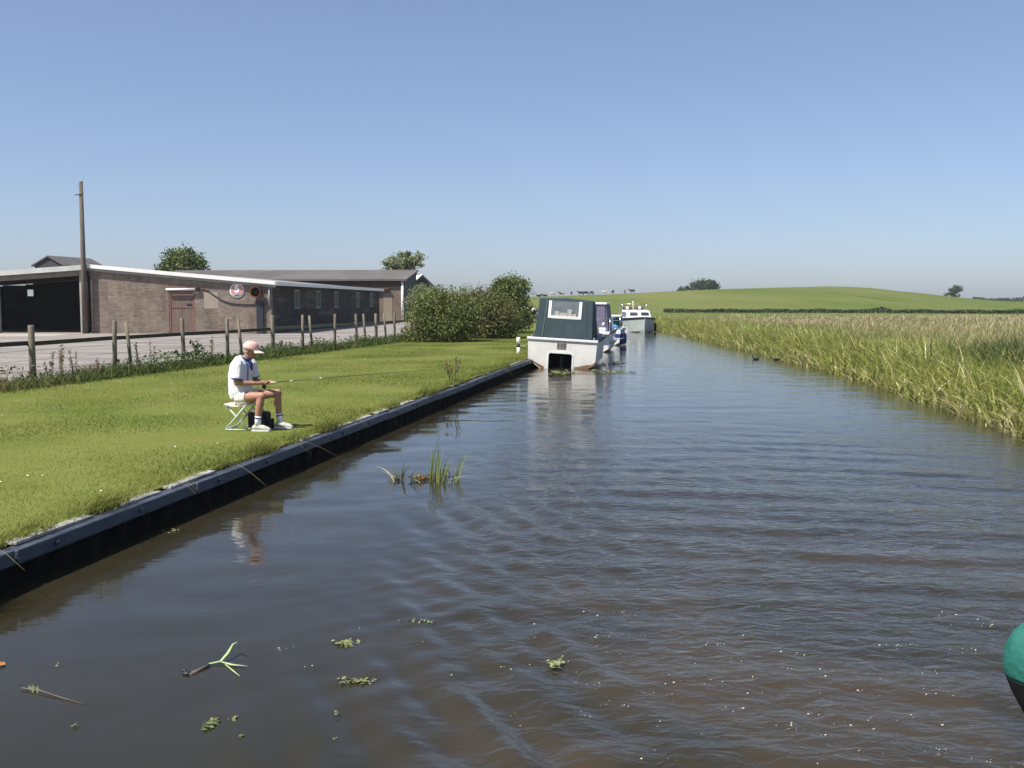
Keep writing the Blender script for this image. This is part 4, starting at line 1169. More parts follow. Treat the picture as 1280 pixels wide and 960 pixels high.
p4 = thing('canal_cruiser', 'low white and blue cruiser with a turquoise cover, moored last in the line', 'boat', (4.92, 54.2, WZ), (0, 0, -0.20))
s4 = hull_sections(5.6, 2.0, .85, 1.0, .15)
hull_mesh(s4).build('hull', m_clean, p4); deck_mesh(s4, 0, 14, .01).build('deck', m_clean, p4); rub(s4, .05, m_blue, p4, dz=-.08)
MB().prism([(-.97, .42), (.97, .42), (.985, .62), (-.985, .62)], -.012, -.002).build('blue_band', m_blue, p4)
tc_ = MB(); tc_.ball((.35, .6, .92), (.5, .5, .24), 14, 8); tc_.build('turquoise_cover', m_turq, p4)
MB().box(-.25, .92, 1.1, 2.3, 1.52, 1.63).build('hard_top', m_clean, p4, bevel=.05)
for x, y in ((-.2, 1.15), (.85, 1.15), (-.2, 2.25), (.85, 2.25)): MB().tube([(x, y, .85), (x, y, 1.54)], .025, 8).build('top_post', m_steel, p4)
MB().add([(-.25, 2.27, .95), (.88, 2.27, .95), (.88, 2.27, 1.5), (-.25, 2.27, 1.5)], [(0, 1, 2, 3)]).build('windscreen', m_glass, p4)
MB().prism([(-.75, .87), (.75, .87), (.6, 1.2), (-.6, 1.2)], 2.35, 4.0).build('cabin', m_clean, p4, bevel=.06)
MB().tube([(-.95, 0, .86), (-.95, 0, 1.35), (.95, 0, 1.35), (.95, 0, .86)], .02, 8).build('stern_rail', m_steel, p4)
fender((5.98, 54.3, .40), 'blue fender at the stern corner of the turquoise covered cruiser', .13, .50, m_blue)
fender((6.25, 55.4, .40), 'blue fender farther along the side of the turquoise covered cruiser', .13, .50, m_blue)
fender((4.75, 54.05, .36), 'blue fender across the transom of the turquoise covered cruiser', .13, .45, m_blue)

# cruiser coming towards the camera
p2 = thing('canal_cruiser', 'cruiser heading this way with a grey green hull and white cabin', 'boat', (10.0, 84.2, WZ), (0, 0, math.pi + 0.035))
s2 = hull_sections(7.2, 2.75, 0.92, 1.16, -.02, n=20, wchine=.95, flare=.10, tuck=.8, rise=.16)
hm = hull_mesh(s2); hm.build('hull', m_hullgrey, p2)
deck_mesh(s2, 0, 20, .015).build('deck', m_clean, p2)
rub(s2, .075, m_rubber_dark, p2, dz=-.02)
bs = MB()
for q0, q1 in zip(s2[:14], s2[1:15]):
    bs.add([(q0[5][0] + .012, q0[5][1], q0[5][2]), (q1[5][0] + .012, q1[5][1], q1[5][2]), (q1[5][0] * .62 + q1[6][0] * .38 + .012, q1[5][1], q1[5][2] * .62 + q1[6][2] * .38), (q0[5][0] * .62 + q0[6][0] * .38 + .012, q0[5][1], q0[5][2] * .62 + q0[6][2] * .38)], [(0, 1, 2, 3)])
bs.build('white_side_stripe', m_clean, p2)
cabn = MB()
cabn.add([(-1.12, 1.9, 1.0), (1.12, 1.9, 1.0), (.95, 4.9, 1.10), (-.95, 4.9, 1.10), (-1.0, 1.9, 1.72), (1.0, 1.9, 1.72), (.86, 4.3, 1.68), (-.86, 4.3, 1.68)], [(0, 3, 2, 1), (4, 5, 6, 7), (0, 1, 5, 4), (1, 2, 6, 5), (2, 3, 7, 6), (3, 0, 4, 7)])
cb2 = cabn.build('cabin', m_clean, p2, bevel=.08)
def ws(x0, x1):
    def q(x, t): 
        return (x * (1 - .1 * t), 4.9 - .6 * t + .012, 1.10 + .58 * t + .01)
    return [q(x0, .28), q(x1, .28), q(x1, .74), q(x0, .74)]
for a, b in ((-.80, -.14), (.14, .80)):
    MB().add(ws(a, b), [(0, 1, 2, 3)]).build('windscreen', m_glass, p2)
for s in (-1, 1):
    for y in (2.2, 3.1): MB().add([(s * 1.095, y, 1.22), (s * (1.05), y + .7, 1.22), (s * .985, y + .7, 1.55), (s * 1.02, y, 1.55)], [(0, 1, 2, 3)]).build('side_window', m_glass, p2)
rl = MB()
for s in (-1, 1):
    rl.tube([(s * 1.05, .4, 1.0), (s * 1.05, .4, 2.2), (s * 1.0, 2.0, 2.2), (s * 1.0, 2.0, 1.7)], .03, 8)
    rl.tube([(s * 1.22, 2.4, 1.02), (s * 1.2, 2.4, 1.3), (s * .95, 5.2, 1.42), (s * .25, 6.9, 1.5)], .018, 6)
rl.tube([(-1.05, .4, 2.2), (1.05, .4, 2.2)], .03, 8).tube([(-1.0, 2.0, 2.2), (1.0, 2.0, 2.2)], .025, 8).tube([(-1.02, 1.2, 2.2), (1.02, 1.2, 2.2)], .02, 8)
rl.build('awning_frame', m_steel, p2)
MB().tube([(.1, 2.0, 1.7), (.1, 2.0, 2.28)], .03, 8).ball((.1, 2.0, 2.34), .08, 10, 6).build('mast_light', m_clean, p2)
for q_ in ((-.85, -.25, 1.1, 1.6, 1.0, 1.95), (.25, .85, 1.1, 1.6, 1.0, 1.95), (-.2, .2, .5, .8, 1.0, 1.9)): MB().box(*q_).build('cockpit_seat', m_brownseat, p2, bevel=.05)
for q_ in ((-.62, -.38, 1.62, 1.75, 1.75, 2.0), (.40, .66, 1.62, 1.75, 1.75, 1.98)): MB().box(*q_).build('headrest', m_clean, p2, bevel=.04)
MB().prism([(-.16, .0), (.16, .0), (.05, .28), (-.05, .28)], 0, .04).build('bow_emblem', m_blue, p2, loc=(0, 7.02, .10))
fender((11.52, 80.2, .42), 'black fender on the right hand side of the oncoming cruiser', .11, .55, m_black)
fender((8.42, 80.6, .42), 'black fender farthest forward on the left hand side of the oncoming cruiser', .10, .5, m_black)
fender((8.40, 82.2, .48), 'dark fender second from the bow on the left hand side of the oncoming cruiser', .10, .5, m_dark)

# white mooring post on the bank
mp_ = thing('mooring_post', 'short white banded post standing on the lawn behind the shabby cruiser', 'post', (0.25, 39.0, .42))
MB().tube([(0, 0, -.1), (0, 0, .22)], .065, 12).tube([(0, 0, .36), (0, 0, .62)], .075, 12).build('white_band', m_clean, mp_)
MB().tube([(0, 0, .22), (0, 0, .36)], .062, 12).build('dark_band', m_dark, mp_)
mr = MB().tube([(0.08, 0.0, .29), (.25, -1.3, .33), (.52, -2.6, .72), (.58, -3.4, 1.0)], .014, 6)
mr.build('mooring_rope', m_linen, mp_)

# teal fender hung from the photographer's own stern rail, at the right edge
tf = thing('boat_fender', 'round teal fender with a black end hanging near the camera at the right', 'fender', (1.192, 2.2, 1.585), (0, 0, 0))
m_teal = material('teal_vinyl', (0.016, 0.118, 0.092), 0.75, 0.25, var=(0.028, 0.150, 0.118), scale=18, bump=0.25, bump_scale=60)
MB().lathe([(0.012, .095), (.03, .088), (.052, .066), (.067, .032), (.071, 0.0), (.068, -.025), (.066, -.034)], 36).build('teal_body', m_teal, tf)
MB().lathe([(.0655, -.0345), (.063, -.04), (.060, -.048), (.050, -.072), (.036, -.098), (.024, -.120), (.014, -.135)], 36).build('black_end', m_black, tf)
tr_ = MB().tube([(.0, 0, .09), (.05, 0, .18), (.11, 0, .26), (.13, 0, .345)], .006, 6); tr_.build('fender_rope', m_linen, tf)
sr = thing('stern_rail', 'polished steel stern rail of the boat the picture was taken from', 'rail', (1.32, 1.55, 0.9))
MB().tube([(0, -1.2, 1.06), (0, .75, 1.06)], .014, 10).build('rail', m_steel, sr)
for yy_ in (-1.1, 0.7): MB().tube([(0, yy_, 0), (0, yy_, 1.05)], .012, 10).build('stanchion', m_steel, sr)
MB().box(-.03, .6, -1.4, .8, -.9, -.02).build('gunwale', m_clean, sr, bevel=.02)

# ------------------------------------------------------------------ the angler
m_skin = material('tanned_skin', (0.36, 0.185, 0.125), 0.55, 0.3, var=(0.42, 0.225, 0.155), scale=9)
m_shirt = material('white_shirt', (0.80, 0.80, 0.82), 0.85, 0.1, bump=1.0, bump_scale=9, stretch=(1, 1, .55))
m_shirt.node_tree.nodes['Bump'].inputs['Distance'].default_value = 0.05
m_navy = material('navy_trim', (0.03, 0.045, 0.16), 0.8, 0.1)
m_shorts = material('cream_shorts', (0.72, 0.68, 0.58), 0.85, 0.1, bump=0.9, bump_scale=12)
m_shorts.node_tree.nodes['Bump'].inputs['Distance'].default_value = 0.04
m_sock = material('white_sock', (0.78, 0.78, 0.78), 0.9, 0.1)
m_shoe = material('pale_trainer', (0.62, 0.60, 0.55), 0.6, 0.3, var=(0.40, 0.37, 0.32), scale=20)
m_cap = material('faded_pink_cap', (0.62, 0.33, 0.28), 0.85, 0.1, var=(0.78, 0.56, 0.50), scale=10)
m_peak = material('pale_peak', (0.76, 0.62, 0.55), 0.8, 0.1)
m_hair = material('grey_hair', (0.45, 0.43, 0.40), 0.9, 0.1, var=(0.3, 0.28, 0.26), scale=40)
m_chrome = material('pale_green_tube', (0.52, 0.58, 0.52), 0.4, 0.5)
m_bag = material('black_bag', (0.014, 0.014, 0.017), 0.7, 0.2, var=(0.03, 0.03, 0.033), scale=12)
m_rod = material('dark_rod', (0.05, 0.045, 0.035), 0.35, 0.5)
m_cork = material('pale_cork', (0.62, 0.52, 0.38), 0.8, 0.2)

man = thing('person', 'seated angler in a white shirt, pale shorts and pink cap, holding a fishing rod', 'person', (-3.97, 15.45, 0.42), (0, 0, R(-10)))
def fuse(mb, name, mat, voxel, parent, smooth=3):
    o = mb.build(name, mat, parent)
    rm = o.modifiers.new('fuse', 'REMESH'); rm.mode = 'VOXEL'; rm.voxel_size = voxel; rm.use_smooth_shade = True
    sm = o.modifiers.new('soft', 'SMOOTH'); sm.iterations = smooth; sm.factor = 0.5
    return o
J = dict(hn=(-.27, -.10, .505), hf=(-.22, .10, .505), kn=(.16, -.20, .545), kf=(.27, .15, .565), an=(.09, -.205, .10), af=(.29, .19, .10),
         sn=(-.215, -.185, 1.035), sf=(-.17, .185, 1.035), en=(-.225, -.245, .745), ef=(-.13, .235, .75), wn=(.035, -.13, .735), wf=(.10, .045, .725))
J = {k: Vector(v) for k, v in J.items()}
def limb(mb, a, b, radii, bend=(0, 0, 0), n=14):
    m = len(radii); bend = Vector(bend)
    mb.tube([J[a].lerp(J[b], i / (m - 1)) + bend * math.sin(math.pi * i / (m - 1)) if isinstance(a, str) else Vector(a).lerp(Vector(b), i / (m - 1)) for i in range(m)], radii, n)
body = MB()
# trunk, neck, head
body.tube([(-.25, 0, .45), (-.26, 0, .55), (-.265, 0, .70), (-.265, 0, .85), (-.235, 0, .98), (-.205, 0, 1.06), (-.18, 0, 1.10)], [.13, .15, .145, .145, .145, .11, .07], 20, flat=((0, 1, 0), 1.22))
body.tube([(-.19, 0, 1.04), (-.155, 0, 1.12), (-.12, 0, 1.19)], [.075, .062, .06], 14)
hc = Vector((-.095, 0, 1.235)); Mh = Matrix.Rotation(R(20), 4, 'Y')
def hp(x, y, z): return hc + (Mh.to_3x3() @ Vector((x, y, z)))
body.ball(hc, (.103, .078, .118), 20, 14, M=Mh)
body.ball(hp(.030, 0, -.060), (.070, .060, .070), 16, 10, M=Mh)
body.ball(hp(.062, 0, -.100), (.030, .034, .026), 12, 8)                      # chin
body.tube([hp(.092, 0, .02), hp(.118, 0, -.025), hp(.098, 0, -.038)], [.010, .017, .014], 8)   # nose
body.ball(hp(.088, .028, .022), (.016, .024, .010), 8, 6); body.ball(hp(.088, -.028, .022), (.016, .024, .010), 8, 6)   # brows
body.tube([hp(.088, -.022, -.066), hp(.097, 0, -.066), hp(.088, .022, -.066)], [.008, .010, .008], 8)    # lips
for s in (-1, 1):
    body.ball(hp(-.012, s * .080, -.012), (.022, .012, .034), 10, 8, M=Mh)
# legs
for h, k, a in (('hn', 'kn', 'an'), ('hf', 'kf', 'af')):
    limb(body, h, k, [.095, .092, .082, .068, .060], (0, 0, .0))
    body.ball(J[k] + Vector((.008, 0, .0)), (.062, .058, .062), 14, 10)
    limb(body, k, a, [.056, .062, .058, .046, .038], (-.015, 0, 0))
    body.tube([J[a] + Vector((-.035, 0, -.045)), J[a] + Vector((.06, 0, -.05)), J[a] + Vector((.16, 0, -.07))], [.036, .036, .026], 12)
# arms and hands
for s, e, w in (('sn', 'en', 'wn'), ('sf', 'ef', 'wf')):
    body.ball(J[s], (.062, .062, .062), 14, 10)
    limb(body, s, e, [.055, .052, .046, .042])
    body.ball(J[e], .043, 12, 8)
    limb(body, e, w, [.042, .043, .036, .028])
ROD0 = Vector((-.02, -.075, .715)); RDIR = Vector((.965, .235, .085)).normalized()
def rp_(t): return ROD0 + RDIR * t
def hand(wrist, t0, sgn):
    """palm on the rod with four unequal fingers curled round it and a thumb along the top"""
    c = rp_(t0 + .075); wv = J[wrist]
    side = Vector((RDIR.y, -RDIR.x, 0)).normalized() * sgn         # from rod towards the palm side
    pc = c + side * .020 + Vector((0, 0, .006))
    body.tube([wv, wv.lerp(pc, .5), pc - RDIR * .02, pc + RDIR * .035], [.028, .030, .033, .028], 12, flat=(tuple(side), .62))
    for i, (ln, r_) in enumerate(((.9, .0085), (1.0, .0095), (.96, .009), (.78, .0078))):
        b = rp_(t0 + .112 - i * .022)
        pts = []
        for k in range(5):
            a = R(-20 + 52 * k * ln)
            rad = .022
            pts.append(b + side * (rad * math.cos(a)) + Vector((0, 0, -rad * math.sin(a))))
        body.tube(pts, [r_ * 1.1, r_ * 1.05, r_, r_ * .95, r_ * .85], 8)
    body.tube([pc - RDIR * .02 + Vector((0, 0, .012)), c + RDIR * .0 + Vector((0, 0, .024)) + side * .01, c + RDIR * .05 + Vector((0, 0, .022))], [.013, .011, .008], 8)
hand('wn', .10, 1); hand('wf', .18, -1)
fuse(body, 'body', m_skin, .0075, man, 2)
# clothing
sh_ = MB()
sh_.tube([(-.26, 0, .50), (-.275, 0, .58), (-.28, 0, .70), (-.285, 0, .84), (-.255, 0, .98), (-.215, 0, 1.075), (-.185, 0, 1.115)], [.165, .178, .172, .17, .168, .135, .082], 24, flat=((0, 1, 0), 1.2))
for s, e in (('sn', 'en'), ('sf', 'ef')):
    out = Vector((0, -.01 if s == 'sn' else .01, 0))
    sh_.ball(J[s] + Vector((-.01, 0, -.005)), .078, 14, 10)
    a = J[s]; b = J[s].lerp(J[e], .80)
    sh_.tube([a, a.lerp(b, .5) + out, b + out], [.076, .076, .082], 16)
shirt = fuse(sh_, 'shirt', m_shirt, .011, man, 3)
tm = MB()
def ring(c, d, r, th, sq=1.0):
    d = Vector(d).normalized(); u = d.orthogonal().normalized(); v = d.cross(u)
    pts = [Vector(c) + (u * math.cos(a) + v * math.sin(a)) * r for a in np.linspace(0, 2 * math.pi, 20)]
    tm.tube(pts, th, 6)
ring((-.175, 0, 1.112), (.38, 0, .92), .078, .018); tm.build('collar', m_navy, shirt)
for s, e in (('sn', 'en'), ('sf', 'ef')):
    out = Vector((0, -.01 if s == 'sn' else .01, 0)); tm = MB(); ring(J[s].lerp(J[e], .80) + out, J[e] - J[s], .080, .007); tm.build('sleeve_trim', m_navy, shirt)
tm = MB(); tm.tube([(-.105, -.03, 1.085), (-.080, -.02, 1.02), (-.075, -.012, .93)], [.022, .022, .012], 8)
tm.tube([(-.15, -.085, 1.085), (-.095, -.105, 1.0), (-.095, -.115, .85), (-.10, -.11, .70)], [.010, .010, .009, .009], 8)
tm.build('strap', m_navy, shirt)
so_ = MB()
so_.tube([(-.30, 0, .475), (-.24, 0, .49), (-.17, 0, .50)], [.13, .145, .12], 20, flat=((0, 1, 0), 1.32))
for h, k in (('hn', 'kn'), ('hf', 'kf')):
    a = J[h]; b = J[h].lerp(J[k], .42)
    so_.tube([a, a.lerp(b, .5), b], [.115, .112, .108], 18)
fuse(so_, 'shorts', m_shorts, .011, man, 3)
for a, k, nm in (('an', 'kn', 'near'), ('af', 'kf', 'far')):
    sk = MB(); t_ = J[a].lerp(J[k], .30); sk.tube([J[a] + Vector((0, 0, -.03)), J[a].lerp(t_, .5) + Vector((-.004, 0, 0)), t_ + Vector((-.008, 0, 0))], [.047, .048, .053], 14)
    ob_ = sk.build('sock', m_sock, man)
    sb = MB().tube([J[a].lerp(t_, .72) + Vector((-.006, 0, 0)), J[a].lerp(t_, .86) + Vector((-.007, 0, 0))], .0545, 14)
    sb.build('sock_band', m_navy, ob_)
    so2 = MB()
    so2.tube([J[a] + Vector((-.075, 0, -.055)), J[a] + Vector((-.02, 0, -.035)), J[a] + Vector((.07, 0, -.048)), J[a] + Vector((.15, 0, -.065)), J[a] + Vector((.205, 0, -.075))], [.040, .052, .050, .042, .024], 14)
    shoe = fuse(so2, 'shoe', m_shoe, .009, man, 2)
    sl_ = MB(); pts = [(-.085, -.040), (.10, -.048), (.19, -.035), (.215, 0), (.19, .035), (.10, .048), (-.085, .040), (-.105, 0)]
    o5 = J[a] + Vector((0, 0, -.098))
    sl_.add([(o5.x + x, o5.y + y, o5.z) for x, y in pts] + [(o5.x + x, o5.y + y, o5.z + .024) for x, y in pts], [tuple(range(7, -1, -1)), tuple(range(8, 16))] + [(i, (i + 1) % 8, (i + 1) % 8 + 8, i + 8) for i in range(8)])
    sl_.build('sole', m_clean, shoe)
hr_ = MB(); hr_.ball(hp(-.022, 0, -.004), (.094, .082, .090), 16, 10, M=Mh); hr_.build('hair', m_hair, man)
ey = MB()
for s in (-1, 1): ey.ball(hp(.094, s * .030, .002), .0085, 8, 6)
ey.build('eyes', m_ink, man)
cp = MB(); Mc = Matrix.Translation(hp(-.004, 0, .028)) @ Matrix.Rotation(R(13), 4, 'Y')
cp.lathe([(.112, -.012), (.114, .02), (.106, .058), (.082, .088), (.045, .104), (.008, .108)], 24, M=Mc @ Matrix.Diagonal((1.12, .92, 1.12, 1)))
cap = cp.build('cap', m_cap, man)
pk = MB(); vs = []
for i, a in enumerate(np.linspace(-1.15, 1.15, 13)):
    for rr_, zz in ((.100, .0), (.205 - .035 * abs(a) ** 2, -.028 + .0 * a)):
        for dz_ in (0, .012):
            vs.append(Mc @ Vector((rr_ * math.cos(a * .75) * 1.0 + .012, rr_ * math.sin(a * .75) * .80, zz - .022 * abs(a) ** 2 * .5 + dz_)))
fs = []
for i in range(12):
    o6 = i * 4
    fs += [(o6, o6 + 4, o6 + 6, o6 + 2), (o6 + 1, o6 + 3, o6 + 7, o6 + 5), (o6 + 2, o6 + 6, o6 + 7, o6 + 3), (o6, o6 + 1, o6 + 5, o6 + 4)]
pk.add(vs, fs); pk.build('peak', m_peak, cap)

# rod, stool, bag
Mman = Matrix.Translation(man.location) @ Matrix.Rotation(R(-10), 4, 'Z')
rod = thing('fishing_rod', 'long thin dark fishing rod with a pale cork grip held by the angler', 'fishing rod', (0, 0, 0)); rod.matrix_world = Mman
MB().tube([rp_(-.06), rp_(.26)], .012, 10).build('butt', m_rod, rod)
MB().tube([rp_(.26), rp_(.36)], .014, 10).build('cork_grip', m_cork, rod)
MB().tube([rp_(.36), rp_(1.2), rp_(2.1) - Vector((0, 0, .01)), rp_(2.9) - Vector((0, 0, .03))], [.0075, .006, .0042, .002], 8).build('blank', m_rod, rod)
MB().tube([rp_(.56), rp_(.60)], .013, 8).tube([rp_(1.02), rp_(1.05)], .012, 8).build('ferrule', m_cork, rod)
rl_ = MB(); rl_.lathe([(.03, -.02), (.034, 0), (.03, .02)], 14, M=Matrix.Translation(rp_(.16) + Vector((0, -.0, -.055))) @ Matrix.Rotation(R(90), 4, 'X')); rl_.bar(rp_(.16), rp_(.16) - Vector((0, 0, .05)), .012, .012)
rl_.build('reel', m_dark, rod)

st = thing('folding_stool', 'folding stool with pale crossed tube legs under the seated angler', 'stool', (0, 0, 0)); st.matrix_world = Mman
SX0, SX1 = -.44, -.06
f1 = MB(); f2 = MB()
for yv in (-.20, .17):
    f1.tube([(-.10, yv, .40), (-.27, yv, .205), (-.44, yv, .022)], .0135, 10)
    f2.tube([(-.44, yv + .03, .40), (-.26, yv + .03, .195), (-.09, yv + .03, .022)], .0135, 10)
f1.tube([(-.44, -.20, .022), (-.44, .17, .022)], .0135, 10).tube([(-.10, -.20, .40), (-.10, .17, .40)], .0135, 10)
f2.tube([(-.09, -.17, .022), (-.09, .20, .022)], .0135, 10).tube([(-.44, -.17, .40), (-.44, .20, .40)], .0135, 10)
f1.build('leg_frame', m_chrome, st); f2.build('leg_frame', m_chrome, st)
MB().tube([(-.43, -.215, .018), (-.10, -.215, .018)], .010, 8).build('ground_bar', m_chrome, st)
se = MB(); vs = []
for i in range(9):
    t = i / 8; x = -.455 + .37 * t; z = .415 - .035 * math.sin(math.pi * t)
    for yv in (-.215, .215):
        for d in (0, -.012): vs.append((x, yv, z + d))
fs = []
for i in range(8):
    o7 = 4 * i; fs += [(o7, o7 + 2, o7 + 6, o7 + 4), (o7 + 1, o7 + 5, o7 + 7, o7 + 3), (o7, o7 + 4, o7 + 5, o7 + 1), (o7 + 2, o7 + 3, o7 + 7, o7 + 6)]
se.add(vs, fs + [(0, 1, 3, 2), (32, 34, 35, 33)]); se.build('seat', m_shorts, st)

bag = thing('tackle_bag', 'black tackle bag with a white cloth on top, under the angler between the legs', 'bag', (0, 0, 0)); bag.matrix_world = Mman @ Matrix.Translation((-.02, .06, 0))
bb_ = MB().box(-.15, .16, -.08, .16, 0.004, .27); bo = bb_.build('bag_body', m_bag, bag, bevel=.04)
MB().box(.165, .215, -.06, .14, .01, .16).build('side_pocket', m_bag, bag, bevel=.02)
MB().tube([(-.12, .04, .26), (-.08, .04, .32), (.04, .04, .33), (.10, .04, .26)], .010, 8).build('bag_handle', m_bag, bag)
cl = MB(); cl.ball((-.02, -.01, .285), (.075, .07, .035), 14, 8); cl.build('white_cloth', m_shirt, bag)

# ------------------------------------------------------------------ cattle on the hill, water birds
m_cowb = material('black_hide', (0.018, 0.016, 0.016), 0.8, 0.2)
m_coww = material('cream_hide', (0.62, 0.56, 0.48), 0.85, 0.1, var=(0.5, 0.44, 0.37), scale=2)
m_cowbr = material('brown_hide', (0.10, 0.055, 0.035), 0.85, 0.1, var=(0.07, 0.04, 0.028), scale=2)
m_cowp = material('pied_hide', (0.02, 0.018, 0.018), 0.85, 0.1, var=(0.66, 0.62, 0.56), scale=1.5, detail=1, thr=(0.49, 0.52))
m_cowbw = material('brown_white_hide', (0.11, 0.06, 0.04), 0.85, 0.1, var=(0.62, 0.57, 0.5), scale=1.4, detail=1, thr=(0.48, 0.52))
def cow(label, x, y, yaw, pose, mat, s=1.0):
    mb = MB()
    zb = 1.02 if pose != 'lying' else .42
    mb.tube([(-.88, 0, zb + .12), (-.72, 0, zb + .08), (-.3, 0, zb - .02), (.25, 0, zb - .02), (.62, 0, zb + .05), (.82, 0, zb + .12)], [.16, .31, .37, .37, .33, .22], 14, flat=((0, 1, 0), .82))
    if pose == 'grazing':
        mb.tube([(.70, 0, zb + .10), (1.05, 0, zb - .25), (1.22, 0, zb - .58)], [.22, .16, .12], 10)
        mb.tube([(1.18, 0, zb - .52), (1.32, 0, zb - .72), (1.42, 0, zb - .92)], [.13, .115, .075], 10)
        hd_ = Vector((1.2, 0, zb - .52))
    else:
        mb.tube([(.70, 0, zb + .12), (1.0, 0, zb + .32), (1.15, 0, zb + .45)], [.22, .16, .13], 10)
        mb.tube([(1.10, 0, zb + .50), (1.32, 0, zb + .42), (1.55, 0, zb + .28)], [.13, .125, .075], 10)
        hd_ = Vector((1.14, 0, zb + .52))
    for s_ in (-1, 1):
        mb.tube([hd_ + Vector((0, s_ * .10, 0)), hd_ + Vector((-.04, s_ * .25, .0))], [.05, .03], 6)
        if pose == 'lying':
            mb.tube([(.55, s_ * .22, .25), (.85, s_ * .24, .12), (.60, s_ * .2, .07)], [.12, .08, .06], 8)
            mb.tube([(-.55, s_ * .26, .3), (-.15, s_ * .36, .16), (-.5, s_ * .38, .07)], [.16, .10, .06], 8)
        else:
            mb.tube([(.55, s_ * .19, zb - .12), (.56, s_ * .19, .52), (.54, s_ * .19, .30), (.56, s_ * .19, .0)], [.14, .075, .055, .06], 8)
            mb.tube([(-.66, s_ * .19, zb), (-.58, s_ * .21, .72), (-.76, s_ * .19, .46), (-.72, s_ * .19, .0)], [.20, .12, .065, .06], 8)
    mb.tube([(-.90, 0, zb + .22), (-1.0, 0, zb - .1), (-1.0, 0, zb - .55)], [.04, .03, .045], 6)
    o = mb.build('cow', mat)
    rm = o.modifiers.new('fuse', 'REMESH'); rm.mode = 'VOXEL'; rm.voxel_size = .035; rm.use_smooth_shade = True
    o.location = at_land(x, y); o.rotation_euler = (0, 0, yaw); o.scale = (s, s, s)
    return tag(o, label, 'cow', 'cattle grazing on the hill')
def hx(px, y): return (px - 640) / 1244 * y
Yc = 338
for px, yaw, pose, mat, lab in (
    (673.5, .1, 'lying', m_cowb, 'black cow lying leftmost on the ridge over the green canopy'),
    (681.0, 3.0, 'lying', m_cowb, 'black cow lying second from the left on the ridge, touching the leftmost one'),
    (690.0, .3, 'grazing', m_coww, 'small cream cow grazing left of the brown and white one on the ridge'),
    (701.5, 2.9, 'standing', m_cowbw, 'brown and white cow standing on the ridge over the canopy window'),
    (714.0, 1.5, 'standing', m_cowbr, 'dark cow seen end on, alone between the brown and white one and the black pair'),
    (725.5, 3.3, 'standing', m_cowb, 'black cow at the left of the close black pair on the ridge'),
    (731.5, .2, 'grazing', m_cowb, 'black cow grazing at the right of the close black pair on the ridge'),
    (739.0, .9, 'grazing', m_cowbr, 'brown cow just right of the black pair on the ridge'),
    (755.0, .0, 'standing', m_coww, 'large cream white cow standing broadside on the ridge'),
    (765.5, 1.2, 'standing', m_cowbr, 'small brown cow turned away, just right of the cream white one'),
    (780.5, 1.4, 'standing', m_cowbw, 'pale brown cow turned away, second from the right on the ridge'),
    (789.5, 3.2, 'standing', m_cowb, 'black cow standing rightmost on the ridge, over the oncoming cruiser')):
    cow(lab, hx(px, Yc), Yc, yaw, pose, mat, 0.95)
o = cow('black and white cow standing at the edge of the bushes beside the shabby cruiser', 2.2, 112, 2.2, 'standing', m_cowp, 1.05)
o['group'] = 'cattle'
del o['group']

m_bird = material('black_plumage', (0.02, 0.018, 0.016), 0.7, 0.2)
m_beak = material('red_beak', (0.45, 0.05, 0.02), 0.5, 0.3)
def moorhen(label, x, y, yaw, s=1.0, low=False):
    mb = MB()
    mb.tube([(-.17, 0, .085), (-.10, 0, .05), (0, 0, .04), (.09, 0, .05), (.13, 0, .075)], [.018, .055, .075, .055, .03], 12)
    if low: mb.tube([(.10, 0, .06), (.17, 0, .09), (.20, 0, .10)], [.034, .028, .022], 8); hd_ = (.205, 0, .105)
    else: mb.tube([(.10, 0, .07), (.135, 0, .13), (.14, 0, .175)], [.036, .026, .024], 8); hd_ = (.15, 0, .185)
    mb.ball(hd_, (.036, .026, .028), 10, 8)
    o = mb.build('moorhen', m_bird); rm = o.modifiers.new('fuse', 'REMESH'); rm.mode = 'VOXEL'; rm.voxel_size = .009; rm.use_smooth_shade = True
    o.location = (x, y, WZ - .01); o.rotation_euler = (0, 0, yaw); o.scale = (s, s, s)
    tag(o, label, 'bird', 'water birds by the reeds')
    b = MB().tube([(hd_[0] + .025, 0, hd_[2]), (hd_[0] + .065, 0, hd_[2] - .012)], [.012, .003], 6).build('beak', m_beak, o)
    return o
moorhen('dark water bird with its head raised, swimming left of the other one', 9.95, 40.6, 2.9, 0.85)
moorhen('dark water bird low in the water, swimming nearer the reeds', 10.7, 40.2, 0.1, 0.8, True)

